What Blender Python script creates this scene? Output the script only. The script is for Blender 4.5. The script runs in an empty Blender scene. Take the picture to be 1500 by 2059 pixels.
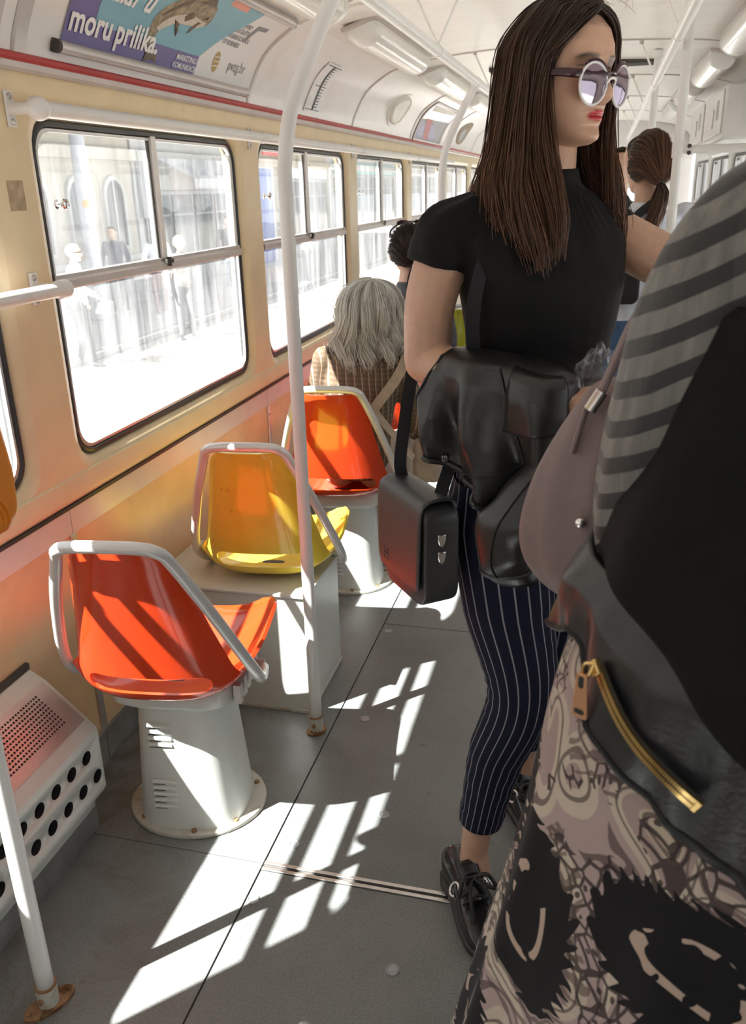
import bpy, bmesh, math, random
import numpy as np
from mathutils import Vector, Matrix
random.seed(7); RNG = np.random.RandomState(5)
SC = bpy.context.scene; COL = SC.collection
PI = math.pi

# ------------------------------------------------------------------ camera, sky, sun, exposure
H = 1.42
cam_d = bpy.data.cameras.new('camera'); cam = bpy.data.objects.new('camera', cam_d); COL.objects.link(cam)
YAW, PITCH, ROLL, FPX = 0.26084, 0.36502, 0.02674, 1700.0
cam_d.sensor_fit = 'VERTICAL'; cam_d.sensor_height = 22.3; cam_d.lens = 22.3*FPX/2059.0
cam_d.clip_start = 0.05; cam_d.clip_end = 300
_cy, _sy, _cp, _sp, _cr, _sr = (math.cos(YAW), math.sin(YAW), math.cos(PITCH), math.sin(PITCH), math.cos(ROLL), math.sin(ROLL))
_f = Vector((-_sy*_cp, _cy*_cp, -_sp)); _r0 = Vector((_cy, _sy, 0)); _d0 = _f.cross(_r0)
_r = _cr*_r0 + _sr*_d0; _d = -_sr*_r0 + _cr*_d0
cam.matrix_world = Matrix(((_r.x, -_d.x, -_f.x, 0), (_r.y, -_d.y, -_f.y, 0), (_r.z, -_d.z, -_f.z, H), (0, 0, 0, 1)))
cam_d.dof.use_dof = True; cam_d.dof.focus_distance = 1.62; cam_d.dof.aperture_fstop = 6.3
SC.camera = cam
SC.view_settings.view_transform = 'Standard'; SC.view_settings.look = 'None'
SC.view_settings.gamma = 1.0; SC.view_settings.use_curve_mapping = False
SC.view_settings.exposure = 0.8
SC.cycles.use_denoising = True
SC.cycles.max_bounces = 10; SC.cycles.diffuse_bounces = 6; SC.cycles.transparent_max_bounces = 16
SC.cycles.sample_clamp_indirect = 6.0; SC.cycles.caustics_reflective = False; SC.cycles.caustics_refractive = False

W = bpy.data.worlds.new('sky'); SC.world = W; W.use_nodes = True
nt = W.node_tree; nt.nodes.clear()
_o = nt.nodes.new('ShaderNodeOutputWorld'); _b = nt.nodes.new('ShaderNodeBackground')
_s = nt.nodes.new('ShaderNodeTexSky'); _s.sky_type = 'HOSEK_WILKIE'; _s.turbidity = 3.0; _s.ground_albedo = 0.4
SUN_DIR = Vector((0.524, 0.55, -1.0)).normalized()
_s.sun_direction = -SUN_DIR
_m = nt.nodes.new('ShaderNodeMix'); _m.data_type = 'RGBA'; _m.inputs[0].default_value = 0.55
_m.inputs[7].default_value = (1.0, 1.0, 1.0, 1)
nt.links.new(_s.outputs[0], _m.inputs[6]); nt.links.new(_m.outputs[2], _b.inputs[0])
_b.inputs[1].default_value = 1.1
nt.links.new(_b.outputs[0], _o.inputs[0])
sun_d = bpy.data.lights.new('sun', 'SUN'); sun_d.energy = 22.0; sun_d.angle = 0.0093; sun_d.color = (1, .97, .92)
sun = bpy.data.objects.new('sun', sun_d); COL.objects.link(sun); sun.location = (-8, -8, 14)
sun.rotation_euler = SUN_DIR.to_track_quat('-Z', 'Y').to_euler()

# ------------------------------------------------------------------ materials
def new_mat(name):
    m = bpy.data.materials.new(name); m.use_nodes = True
    return m, m.node_tree, m.node_tree.nodes['Principled BSDF']
def rgba(c): return (c[0], c[1], c[2], 1.0)
def N(nt, t, **kw):
    n = nt.nodes.new(t)
    for k, v in kw.items():
        if hasattr(n, k): setattr(n, k, v)
        else: n.inputs[k].default_value = v
    return n
def ramp(nt, src, stops, interp='LINEAR'):
    r = nt.nodes.new('ShaderNodeValToRGB'); r.color_ramp.interpolation = interp
    e = r.color_ramp.elements
    while len(e) < len(stops): e.new(0.5)
    for i, (p, c) in enumerate(stops):
        e[i].position = p; e[i].color = rgba(c)
    nt.links.new(src, r.inputs[0]); return r.outputs[0]
def coord(nt, kind='Object', scale=(1, 1, 1), rot=(0, 0, 0)):
    tc = nt.nodes.new('ShaderNodeTexCoord'); mp = nt.nodes.new('ShaderNodeMapping')
    mp.inputs['Scale'].default_value = scale; mp.inputs['Rotation'].default_value = rot
    nt.links.new(tc.outputs[kind], mp.inputs[0]); return mp.outputs[0]
def noise(nt, vec, scale, detail=4, rough=.55, dist=0):
    n = nt.nodes.new('ShaderNodeTexNoise'); n.inputs['Scale'].default_value = scale
    n.inputs['Detail'].default_value = detail; n.inputs['Roughness'].default_value = rough; n.inputs['Distortion'].default_value = dist
    nt.links.new(vec, n.inputs['Vector']); return n.outputs[0]
def mixc(nt, fac, a, b, mode='MIX'):
    m = nt.nodes.new('ShaderNodeMix'); m.data_type = 'RGBA'; m.blend_type = mode
    for s, i in ((fac, 0), (a, 6), (b, 7)):
        if hasattr(s, 'links'): nt.links.new(s, m.inputs[i])
        elif isinstance(s, (int, float)): m.inputs[i].default_value = s
        else: m.inputs[i].default_value = rgba(s)
    return m.outputs[2]
def math_n(nt, op, a, b=None, c=None):
    m = nt.nodes.new('ShaderNodeMath'); m.operation = op
    for i, s in enumerate((a, b, c)):
        if s is None: continue
        if hasattr(s, 'links'): nt.links.new(s, m.inputs[i])
        else: m.inputs[i].default_value = s
    return m.outputs[0]
def bump(nt, p, h, strength=.2, dist=.01):
    b = nt.nodes.new('ShaderNodeBump'); b.inputs['Strength'].default_value = strength; b.inputs['Distance'].default_value = dist
    nt.links.new(h, b.inputs['Height']); nt.links.new(b.outputs[0], p.inputs['Normal'])
def M(name, col, rough=.5, metal=0., var=.08, vscale=9, coat=0, bmp=0, bscale=200, dirt=None, dscale=3, dlo=.55, dhi=.75, spec=.5):
    """plain surface with slight tone variation, optional dirt and fine bump"""
    m, nt, p = new_mat(name)
    v = coord(nt)
    n = noise(nt, v, vscale)
    lo = [max(0, c*(1-var)) for c in col]; hi = [min(1, c*(1+var)) for c in col]
    c = ramp(nt, n, ((.3, lo), (.7, hi)))
    if dirt is not None:
        d = ramp(nt, noise(nt, v, dscale, 8, .65), ((dlo, (0, 0, 0)), (dhi, (1, 1, 1))))
        c = mixc(nt, d, c, dirt)
    nt.links.new(c, p.inputs['Base Color'])
    p.inputs['Roughness'].default_value = rough; p.inputs['Metallic'].default_value = metal
    p.inputs['Coat Weight'].default_value = coat; p.inputs['Coat Roughness'].default_value = .05
    p.inputs['Specular IOR Level'].default_value = spec
    if bmp: bump(nt, p, noise(nt, v, bscale, 3), bmp, .002)
    return m
def glass_mat(name, dirt=.10, tint=(.97, .98, .98), streak=(6, 6, .8)):
    m = bpy.data.materials.new(name); m.use_nodes = True; nt = m.node_tree; nt.nodes.clear()
    out = nt.nodes.new('ShaderNodeOutputMaterial')
    tr = nt.nodes.new('ShaderNodeBsdfTransparent'); tr.inputs[0].default_value = rgba(tint)
    gl = nt.nodes.new('ShaderNodeBsdfGlossy'); gl.inputs['Roughness'].default_value = .02
    tl = nt.nodes.new('ShaderNodeBsdfTranslucent'); tl.inputs[0].default_value = (.9, .92, .95, 1)
    lw = nt.nodes.new('ShaderNodeLayerWeight'); lw.inputs[0].default_value = .5
    fr = math_n(nt, 'MULTIPLY_ADD', math_n(nt, 'POWER', lw.outputs['Facing'], 4.0), .8, .04)
    m1 = nt.nodes.new('ShaderNodeMixShader'); m2 = nt.nodes.new('ShaderNodeMixShader')
    nt.links.new(fr, m1.inputs[0]); nt.links.new(tr.outputs[0], m1.inputs[1]); nt.links.new(gl.outputs[0], m1.inputs[2])
    v = coord(nt, 'Object', streak)
    d = ramp(nt, noise(nt, v, 2.2, 7, .65, .4), ((.35, (dirt*.35,)*3), (.75, (min(1, dirt*2.2),)*3)))
    nt.links.new(d, m2.inputs[0]); nt.links.new(m1.outputs[0], m2.inputs[1]); nt.links.new(tl.outputs[0], m2.inputs[2])
    nt.links.new(m2.outputs[0], out.inputs[0]); return m

MT = {}
MT['white_paint'] = M('white paint', (.80, .80, .79), .32, var=.03, dirt=(.55, .52, .47), dlo=.62, dhi=.85)
MT['ceil'] = M('ceiling laminate', (.84, .82, .78), .38, var=.03, dirt=(.66, .60, .52), dscale=2, dlo=.55, dhi=.9)
MT['cove'] = M('cove laminate', (.83, .81, .80), .30, var=.03, dirt=(.66, .60, .54), dscale=2, dlo=.6, dhi=.95)
MT['cream'] = M('cream paint', (.78, .65, .42), .34, var=.05, dirt=(.50, .38, .22), dscale=5, dlo=.62, dhi=.8)
MT['hardboard'] = M('lower panel laminate', (.74, .53, .31), .36, var=.10, vscale=5, dirt=(.48, .34, .20), dscale=3, dlo=.58, dhi=.85)
MT['alu'] = M('aluminium', (.72, .70, .69), .30, .85, var=.06, dirt=(.5, .44, .38), dlo=.62, dhi=.9)
MT['alu_matte'] = M('dull aluminium', (.62, .57, .55), .42, .55, var=.06)
MT['kick'] = M('galvanised kick plate', (.42, .44, .46), .42, .6, var=.18, vscale=14, dirt=(.22, .20, .17), dlo=.5, dhi=.8)
MT['rubber'] = M('black rubber', (.03, .032, .036), .38)
MT['rubber_grey'] = M('worn rubber lip', (.10, .10, .10), .5)
MT['red'] = M('red strip', (.45, .035, .035), .4)
MT['steel'] = M('zinc screw', (.55, .53, .5), .35, .9)
MT['rust'] = M('rusty steel', (.36, .21, .11), .7, .3, var=.35, vscale=60, bmp=.4, bscale=150, dirt=(.14, .07, .03), dscale=30, dlo=.5, dhi=.6)
MT['paint_grey'] = M('light grey paint', (.66, .68, .65), .30, var=.03, dirt=(.48, .47, .43), dscale=7, dlo=.62, dhi=.85)
MT['flange'] = M('dirty flange paint', (.60, .59, .53), .42, var=.08, dirt=(.33, .26, .17), dscale=16, dlo=.52, dhi=.7)
MT['hole'] = M('dark recess', (.012, .012, .013), .9)
MT['tube'] = M('worn silver tube', (.72, .72, .72), .28, .25, var=.05, dirt=(.42, .4, .38), dscale=9, dlo=.6, dhi=.75)
MT['seat_red'] = M('glossy orange red plastic', (.66, .055, .012), .16, var=.10, vscale=4, coat=.4, bmp=.02, bscale=120)
MT['seat_yellow'] = M('glossy yellow plastic', (.78, .60, .06), .16, var=.10, vscale=4, coat=.4)
MT['seat_orange'] = M('glossy orange plastic', (.80, .20, .015), .2, var=.06, coat=.4)
MT['seat_green'] = M('yellow green plastic', (.55, .55, .03), .2, var=.06, coat=.4)
MT['glass'] = glass_mat('dusty window glass', .036)
MT['glass_low'] = glass_mat('dusty lower window glass', .055)
MT['lamp'] = M('opal lamp cover', (.82, .81, .77), .22, var=.03, coat=.3)
MT['chrome'] = M('chrome', (.85, .83, .82), .10, 1.0, var=.02)
MT['dark'] = M('dark gap', (.06, .055, .05), .7)
MT['ink'] = M('black print', (.02, .02, .022), .5)
MT['orange_box'] = M('orange plastic housing', (.82, .27, .03), .3, var=.05)

def floor_mat():
    m, nt, p = new_mat('grey vinyl floor')
    v = coord(nt)
    c = ramp(nt, noise(nt, v, 3.0, 8, .6), ((.3, (.198, .212, .212)), (.7, (.266, .282, .282))))
    fine = ramp(nt, noise(nt, v, 260, 2), ((.35, (.75, .75, .75)), (.7, (1.1, 1.1, 1.1))))
    c = mixc(nt, 1.0, c, fine, 'MULTIPLY')
    d = ramp(nt, noise(nt, v, 2.6, 9, .7, .6), ((.46, (0, 0, 0)), (.62, (.9, .9, .9))))
    # grime gathers along the wall side (x < -0.8)
    sp = nt.nodes.new('ShaderNodeSeparateXYZ'); nt.links.new(v, sp.inputs[0])
    near = ramp(nt, math_n(nt, 'MULTIPLY_ADD', sp.outputs[0], -2.2, -1.5), ((0, (.12, .12, .12)), (.8, (1, 1, 1))))
    d = mixc(nt, 1.0, d, near, 'MULTIPLY')
    c = mixc(nt, d, c, (.085, .062, .040))
    sp2 = ramp(nt, noise(nt, v, 22, 2, .5), ((.70, (0, 0, 0)), (.76, (.55, .55, .55))))
    c = mixc(nt, sp2, c, (.12, .115, .11))
    nt.links.new(c, p.inputs['Base Color'])
    r = ramp(nt, noise(nt, v, 8, 5), ((.3, (.30, .30, .30)), (.75, (.48, .48, .48))))
    nt.links.new(r, p.inputs['Roughness']); bump(nt, p, noise(nt, v, 180, 4), .10, .002)
    return m
MT['floor'] = floor_mat()

# ------------------------------------------------------------------ mesh helpers
def catmull(pts, n):
    P = np.array(pts, float); k = len(P)
    if k == 2: return P[0]+(P[1]-P[0])*np.linspace(0, 1, n)[:, None]
    Q = np.vstack([2*P[0]-P[1], P, 2*P[-1]-P[-2]])
    u = np.linspace(0, k-1, n); i = np.minimum(u.astype(int), k-2); t = (u-i)[:, None]
    a, b, c, d = Q[i], Q[i+1], Q[i+2], Q[i+3]
    return .5*(2*b+(c-a)*t+(2*a-5*b+4*c-d)*t**2+(3*b-a-3*c+d)*t**3)
class MB:
    def __init__(s): s.v = []; s.f = []; s.m = []; s.uv = None; s.cur = 0
    def add(s, V, F, mi=None):
        o = len(s.v); s.v.extend([tuple(map(float, p)) for p in V])
        for f in F: s.f.append(tuple(i+o for i in f)); s.m.append(s.cur if mi is None else mi)
        return s
    def box(s, x0, x1, y0, y1, z0, z1):
        V = [(x, y, z) for x in (x0, x1) for y in (y0, y1) for z in (z0, z1)]
        return s.add(V, [(0, 1, 3, 2), (4, 6, 7, 5), (0, 4, 5, 1), (2, 3, 7, 6), (0, 2, 6, 4), (1, 5, 7, 3)])
    def obox(s, c, ax, ay, az, hx, hy, hz):
        c = np.array(c, float); A = [np.array(a, float)*h for a, h in ((ax, hx), (ay, hy), (az, hz))]
        V = [c+i*A[0]+j*A[1]+k*A[2] for i in (-1, 1) for j in (-1, 1) for k in (-1, 1)]
        return s.add(V, [(0, 1, 3, 2), (4, 6, 7, 5), (0, 4, 5, 1), (2, 3, 7, 6), (0, 2, 6, 4), (1, 5, 7, 3)])
    def rings(s, R, close_u=True, cap=True, mi=None):
        """R: array (n rings, k points, 3)"""
        R = np.array(R, float); n, k = R.shape[:2]; F = []
        kk = k if close_u else k-1
        for i in range(n-1):
            for j in range(kk):
                j2 = (j+1) % k; F.append((i*k+j, i*k+j2, (i+1)*k+j2, (i+1)*k+j))
        if cap and close_u: F.append(tuple(range(k-1, -1, -1))); F.append(tuple((n-1)*k+j for j in range(k)))
        return s.add(R.reshape(-1, 3), F, mi)
    def tube(s, pts, r, n=10, smooth=0, round_end=False, flat=1.0, up=None):
        """swept round tube; r scalar or list; flat scales the second axis"""
        P = np.array(pts, float); rr = np.full(len(P), r, float) if np.isscalar(r) else np.array(r, float)
        if smooth: 
            t = np.linspace(0, len(P)-1, smooth); rr = np.interp(t, np.arange(len(P)), rr); P = catmull(P, smooth)
        T = np.gradient(P, axis=0); T /= np.linalg.norm(T, axis=1)[:, None]+1e-12
        a = np.array(up if up is not None else ((0, 0, 1) if abs(T[0][2]) < .9 else (1, 0, 0)), float)
        R = []; ang = np.linspace(0, 2*PI, n, endpoint=False)
        for i in range(len(P)):
            a = a-T[i]*a.dot(T[i]); a /= np.linalg.norm(a)+1e-12; b = np.cross(T[i], a)
            R.append(P[i]+rr[i]*(np.cos(ang)[:, None]*a*flat+np.sin(ang)[:, None]*b))
        if round_end:
            for e, sgn in ((0, -1), (-1, 1)):
                c = P[e]; base = np.array(R[e])-c; ex = []
                for q in (.5, .8, .96): ex.append(c+base*math.sqrt(1-q*q)+T[e]*sgn*rr[e]*q)
                R = ex[::-1]+R if e == 0 else R+ex
        return s.rings(R)
    def cyl(s, p0, p1, r0, r1=None, n=16): return s.tube([p0, p1], [r0, r0 if r1 is None else r1], n)
    def grid(s, fn, nu, nv, closed_u=False, mi=None):
        V = [fn(i/(nu if closed_u else nu-1), j/(nv-1)) for j in range(nv) for i in range(nu)]
        F = []
        for j in range(nv-1):
            for i in range(nu if closed_u else nu-1):
                i2 = (i+1) % nu; F.append((j*nu+i, j*nu+i2, (j+1)*nu+i2, (j+1)*nu+i))
        return s.add(V, F, mi)
    def prism(s, poly, fn, h0, h1):
        """2-D outline extruded between h0 and h1; fn(a, b, h) -> point"""
        k = len(poly); V = [fn(a, b, h0) for a, b in poly]+[fn(a, b, h1) for a, b in poly]
        F = [tuple(range(k-1, -1, -1)), tuple(range(k, 2*k))]+[(i, (i+1) % k, k+(i+1) % k, k+i) for i in range(k)]
        return s.add(V, F)
    def sphere(s, c, r, nu=16, nv=10):
        r = (r, r, r) if np.isscalar(r) else r
        return s.rings([[(c[0]+r[0]*math.sin(t)*math.cos(a), c[1]+r[1]*math.sin(t)*math.sin(a), c[2]-r[2]*math.cos(t)) for a in np.linspace(0, 2*PI, nu, endpoint=False)] for t in np.linspace(.02, PI-.02, nv)])
    def build(s, name, mats, parent=None, smooth=True, bevel=0, solid=0, subsurf=0, angle=40, fixn=True):
        me = bpy.data.meshes.new(name); me.from_pydata(s.v, [], s.f)
        mats = mats if isinstance(mats, (list, tuple)) else [mats]
        for m in mats: me.materials.append(MT[m] if isinstance(m, str) else m)
        if len(mats) > 1: me.polygons.foreach_set('material_index', s.m)
        if fixn:
            bm = bmesh.new(); bm.from_mesh(me); bmesh.ops.recalc_face_normals(bm, faces=bm.faces); bm.to_mesh(me); bm.free()
        if s.uv is not None:
            uvl = me.uv_layers.new(name='UVMap'); UV = np.array(s.uv)
            li = np.zeros(len(me.loops), np.int32); me.loops.foreach_get('vertex_index', li)
            uvl.data.foreach_set('uv', UV[li].astype(np.float32).ravel())
        if smooth:
            me.shade_smooth()
            if angle < 180: me.set_sharp_from_angle(angle=math.radians(angle))
        ob = bpy.data.objects.new(name, me); COL.objects.link(ob)
        if parent is not None: ob.parent = parent
        if bevel:
            b = ob.modifiers.new('bevel', 'BEVEL'); b.width = bevel; b.segments = 2; b.limit_method = 'ANGLE'; b.angle_limit = math.radians(35)
        if solid:
            b = ob.modifiers.new('solid', 'SOLIDIFY'); b.thickness = solid; b.offset = 0
        if subsurf:
            b = ob.modifiers.new('sub', 'SUBSURF'); b.levels = subsurf; b.render_levels = subsurf
        return ob
def tag(o, label=None, cat=None, group=None, kind=None):
    for k, v in (('label', label), ('category', cat), ('group', group), ('kind', kind)):
        if v: o[k] = v
    return o
def thing(name, loc, label, cat, group=None, rz=0, kind=None):
    o = bpy.data.objects.new(name, None); COL.objects.link(o); o.location = loc; o.rotation_euler = (0, 0, rz); o.empty_display_size = .05
    return tag(o, label, cat, group, kind)
def copy_tree(o, parent=None):
    c = o.copy(); COL.objects.link(c)
    if parent is not None: c.parent = parent
    for ch in o.children: copy_tree(ch, c)
    return c
def text_mesh(body, size, bold=0., spacing=1.0, extrude=0, align='LEFT', res=3):
    cu = bpy.data.curves.new('lettering', 'FONT'); cu.body = body; cu.size = size; cu.offset = bold; cu.resolution_u = res
    cu.space_character = spacing; cu.align_x = align; cu.extrude = extrude
    ob = bpy.data.objects.new('lettering', cu); COL.objects.link(ob)
    dg = bpy.context.evaluated_depsgraph_get(); me = bpy.data.meshes.new_from_object(ob.evaluated_get(dg))
    bpy.data.objects.remove(ob); bpy.data.curves.remove(cu)
    V = np.array([v.co[:] for v in me.vertices]); F = [tuple(p.vertices) for p in me.polygons]
    bpy.data.meshes.remove(me); return V, F
def put_text(name, body, size, fn, mat, parent, bold=0., spacing=1.0, align='LEFT'):
    V, F = text_mesh(body, size, bold, spacing, 0, align)
    mb = MB(); mb.add([fn(a, b) for a, b, _ in V], F)
    return mb.build(name, mat, parent, smooth=False, fixn=False)
def rrect(y0, y1, z0, z1, r, n=6):
    out = []
    for cy, cz, a0 in ((y1-r, z1-r, 0), (y0+r, z1-r, PI/2), (y0+r, z0+r, PI), (y1-r, z0+r, 1.5*PI)):
        for i in range(n+1):
            a = a0+PI/2*i/n; out.append((cy+r*math.cos(a), cz+r*math.sin(a)))
    return out
# ================================================================== SETTING: tram shell
CX = -0.18; XL = -1.20; XR = 0.84
PITCHY = 1.315; PY = [1.655+PITCHY*k for k in range(-3, 7)]
Y0, Y1 = PY[0]+.02, PY[-1]+.35
COVE = [(-1.197, 1.70), (-1.178, 1.753), (-1.12, 1.848), (-1.02, 1.917), (-.95, 1.941), (-.84, 1.962), (-.66, 1.982), (-.42, 1.994), (CX, 1.998)]
_cp_ = catmull(COVE, 60); _cl = np.r_[0, np.cumsum(np.linalg.norm(np.diff(_cp_, axis=0), axis=1))]
def cove_at(s):
    """point (x, z) and inward normal at arc length s from the red strip"""
    x = np.interp(s, _cl, _cp_[:, 0]); z = np.interp(s, _cl, _cp_[:, 1])
    e = .004; tx = np.interp(s+e, _cl, _cp_[:, 0])-np.interp(s-e, _cl, _cp_[:, 0]); tz = np.interp(s+e, _cl, _cp_[:, 1])-np.interp(s-e, _cl, _cp_[:, 1])
    l = math.hypot(tx, tz); return x, z, tz/l, -tx/l
def on_cove(y0, s0, h=.003, scale=1.0):
    def fn(a, b, hh=None):
        x, z, nx, nz = cove_at(s0+b*scale); k = h if hh is None else hh
        return (x+nx*k, y0+a*scale, z+nz*k)
    return fn

# floor: vinyl sheets with thin joints over a base
fl = MB(); fl.box(XL, XR, Y0, Y1, -.06, -.004); floor = fl.build('floor', 'dark', smooth=False); tag(floor, kind='structure')
g = .0022
for (x0, x1, y0, y1) in ((XL, -.648-g, Y0, 1.385), (XL, -.648-g, 1.385+g, Y1), (-.648+g, XR, Y0, 1.365), (-.648+g, XR, 1.395, 2.54-g), (-.648+g, XR, 2.54+g, Y1)):
    b = MB(); b.box(x0, x1, y0, y1, -.02, 0); b.build('floor_sheet', 'floor', floor, smooth=False)
for yy in (1.371, 1.388):
    b = MB(); b.box(-.646, XR, yy-.0045, yy+.0045, -.01, .0035); b.build('joint_strip', 'alu', floor, bevel=.001)
for (x, y) in ((-.60, 1.458), (-.632, 1.283), (-.567, 1.975), (-.62, 2.49), (-.42, 1.60), (-.30, 1.18)):
    b = MB(); b.rings([[(x+r*math.cos(a), y+r*math.sin(a), z) for a in np.linspace(0, 2*PI, 18, endpoint=False)] for r, z in ((.0135, -.003), (.0135, .002), (.0105, .003), (.009, .0015), (.003, .0012))])
    b.build('floor_screw', 'kick', floor)

MT['band'] = M('pale metal band', (.70, .67, .65), .34, .15, var=.04)
def wall(name, X, o, cove_side):
    """one side wall; o = outward direction (-1 left, +1 right)"""
    base = MB(); base.box(min(X+o*.012, X+o*.06), max(X+o*.012, X+o*.06), Y0, Y1, -.02, .745)
    w = base.build(name, 'dark', smooth=False); tag(w, kind='structure')
    for k in range(len(PY)-1):
        ya, yb = PY[k], PY[k+1]
        b = MB(); n = 6
        rings = []
        for (e, xx, r) in ((.070, X, .085), (.088, X+o*.006, .078), (.100, X+o*.022, .07), (.100, X+o*.06, .07)):
            rings.append([(xx, p, q) for p, q in rrect(ya+e, yb-e, .78+(e-.07), 1.612-(e-.07), r, n)])
        b.rings(rings, cap=False)
        R0 = rings[0]; m = n+1
        cor = [(yb, 1.668), (ya, 1.668), (ya, .735), (yb, .735)]
        # corner fans and side quads between the bay rectangle and the opening
        edge = []
        for c in range(4):
            a0, a1 = R0[c*m], R0[c*m+n]; cy, cz = cor[c]
            p0 = (X, cy, a0[2]) if c in (0, 2) else (X, a0[1], cz)
            p1 = (X, a1[1], cz) if c in (0, 2) else (X, cy, a1[2])
            edge.append((p0, p1))
            b.add([p0, (X, cy, cz), p1]+[R0[c*m+j] for j in range(n, -1, -1)], [tuple(range(3+m))])
        for c in range(4):
            d = (c+1) % 4
            b.add([R0[c*m+n], edge[c][1], edge[d][0], R0[d*m]], [(0, 1, 2, 3)])
        b.build('window_surround', 'cream' if o < 0 else 'white_paint', w, angle=50)
        b = MB(); b.box(min(X, X+o*.012), max(X, X+o*.012), ya+.0015, yb-.0015, .095, .665); b.build('lower_panel', 'hardboard' if o < 0 else 'paint_grey', w, smooth=False)
        b = MB(); b.box(min(X-o*.003, X+o*.01), max(X-o*.003, X+o*.01), ya+.001, yb-.001, .655, .722); b.build('metal_band', 'band', w, smooth=False)
        b = MB(); b.box(min(X-o*.004, X+o*.01), max(X-o*.004, X+o*.01), ya+.001, yb-.001, -.01, .10); b.build('kick_plate', 'kick', w, bevel=.002)
        b = MB(); b.box(min(X-o*.006, X+o*.002), max(X-o*.006, X+o*.002), ya-.012, ya+.012, .10, .655)
        b.build('seam_strip', 'alu', w, bevel=.002)
        for z in (.14, .3, .46, .62):
            q = MB(); q.cyl((X-o*.006, ya, z), (X-o*.0085, ya, z), .004, n=8); q.build('screw', 'steel', w)
    prof = [(0, .79), (.004, .786), (.007, .772), (.009, .758), (.010, .744), (.008, .736), (0, .726)]
    b = MB(); b.rings([[(X-o*a, y, z) for a, z in prof] for y in (Y0, Y1)]); b.build('window_ledge', 'cream', w, angle=30)
    b = MB(); b.rings([[(X-o*a, y, z) for a, z in ((0, .728), (.008, .728), (.008, .719), (0, .719))] for y in (Y0, Y1)]); b.build('ledge_seal', 'rubber', w, smooth=False)
    b = MB(); b.rings([[(X-o*a, y, z) for a, z in ((-.002, .102), (.007, .102), (.007, .090), (-.002, .090))] for y in (Y0, Y1)]); b.build('kick_edge', 'alu', w, smooth=False)
    b = MB(); b.rings([[(X-o*a, y, z) for a, z in ((-.01, 1.666), (.008, 1.666), (.012, 1.672), (.012, 1.684), (-.01, 1.684))] for y in (Y0, Y1)]); b.build('cornice_strip', 'alu_matte', w, angle=30)
    b = MB(); b.rings([[(X-o*a, y, z) for a, z in ((-.01, 1.684), (.014, 1.684), (.018, 1.689), (.018, 1.696), (.012, 1.701), (-.01, 1.701))] for y in (Y0, Y1)]); b.build('red_strip', 'red', w, angle=30)
    return w
wl = wall('wall_left', XL, -1, None); wr = wall('wall_right', XR, 1, None)
MT['residue'] = M('tape residue', (.45, .34, .22), .6, var=.25, vscale=40)
b = MB(); b.box(XL-.002, XL+.0008, 1.628, 1.682, 1.395, 1.455); b.build('tape_residue', 'residue', wl, smooth=False)
# end walls
def end_wall(name, y, t, win):
    b = MB()
    if win:
        for (x0, x1, z0, z1) in ((XL, XR, -.02, .95), (XL, XR, 1.36, 2.06), (XL, -.95, .95, 1.36), (-.25, -.13, .95, 1.36), (.58, XR, .95, 1.36)): b.box(x0, x1, y, y+t, z0, z1)
    else: b.box(XL, XR, y, y+t, -.02, 2.06)
    e = b.build(name, 'cove', smooth=False); tag(e, kind='structure'); return e
ew = end_wall('wall_front', Y1, .05, True); end_wall('wall_back', Y0-.05, .05, False)
for (x0, x1) in ((-.95, -.25), (-.13, .58)):
    b = MB(); b.box(x0, x1, Y1+.02, Y1+.026, .95, 1.36); b.build('cab_pane', 'glass', ew, smooth=False)
# ceiling: curved panels bay by bay, seam strips on every pillar
full = [tuple(p) for p in catmull(COVE, 26)]; full = full+[(2*CX-x, z) for x, z in full[-2::-1]]
b = MB(); b.rings([[(x+(.03 if x > CX else -.03)*(abs(x-CX) > .9), y, z+.03) for x, z in full] for y in (Y0, Y1)], close_u=False)
ceiling = b.build('ceiling', 'ceil', solid=.03); tag(ceiling, kind='structure')
for k in range(len(PY)-1):
    for nm, pts, mt in (('cove_panel', full[:12], 'cove'), ('roof_panel', full[11:40], 'ceil'), ('cove_panel', full[39:], 'cove')):
        b = MB(); b.rings([[(x, y, z) for x, z in pts] for y in (PY[k]+.001, PY[k+1]-.001)], close_u=False); b.build(nm, mt, ceiling, angle=180)
for y in PY[1:]:
    b = MB(); off = .004
    nrm = []
    for i, (x, z) in enumerate(full):
        a = np.array(full[max(0, i-1)]); c = np.array(full[min(len(full)-1, i+1)]); t = (c-a)/np.linalg.norm(c-a); nrm.append((t[1], -t[0]))
    b.rings([[(x+n[0]*h, y+dy, z+n[1]*h) for (x, z), n in zip(full, nrm)] for dy, h in ((-.010, .0005), (-.008, off), (.008, off), (.010, .0005))], close_u=False)
    b.build('seam_strip', 'alu_matte', ceiling, angle=60)
b = MB(); b.rings([[(lambda x, z, nx, nz: (x+nx*h, 1.728+dy, z+nz*h))(*cove_at(s)) for s in np.linspace(.0, .5, 16)] for dy, h in ((-.022, .001), (-.019, .007), (.019, .007), (.022, .001))], close_u=False); b.build('seam_cover', 'alu_matte', ceiling, angle=60)
# dark ceiling vent
b = MB(); b.box(.02, .20, 4.93, 5.06, 1.975, 1.992); b.build('ceiling_vent_slot', 'dark', ceiling, bevel=.003)
b = MB(); b.box(-.62, -.50, 4.86, 5.02, 1.965, 1.985); b.build('ceiling_vent_slot', 'dark', ceiling, bevel=.003)

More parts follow.
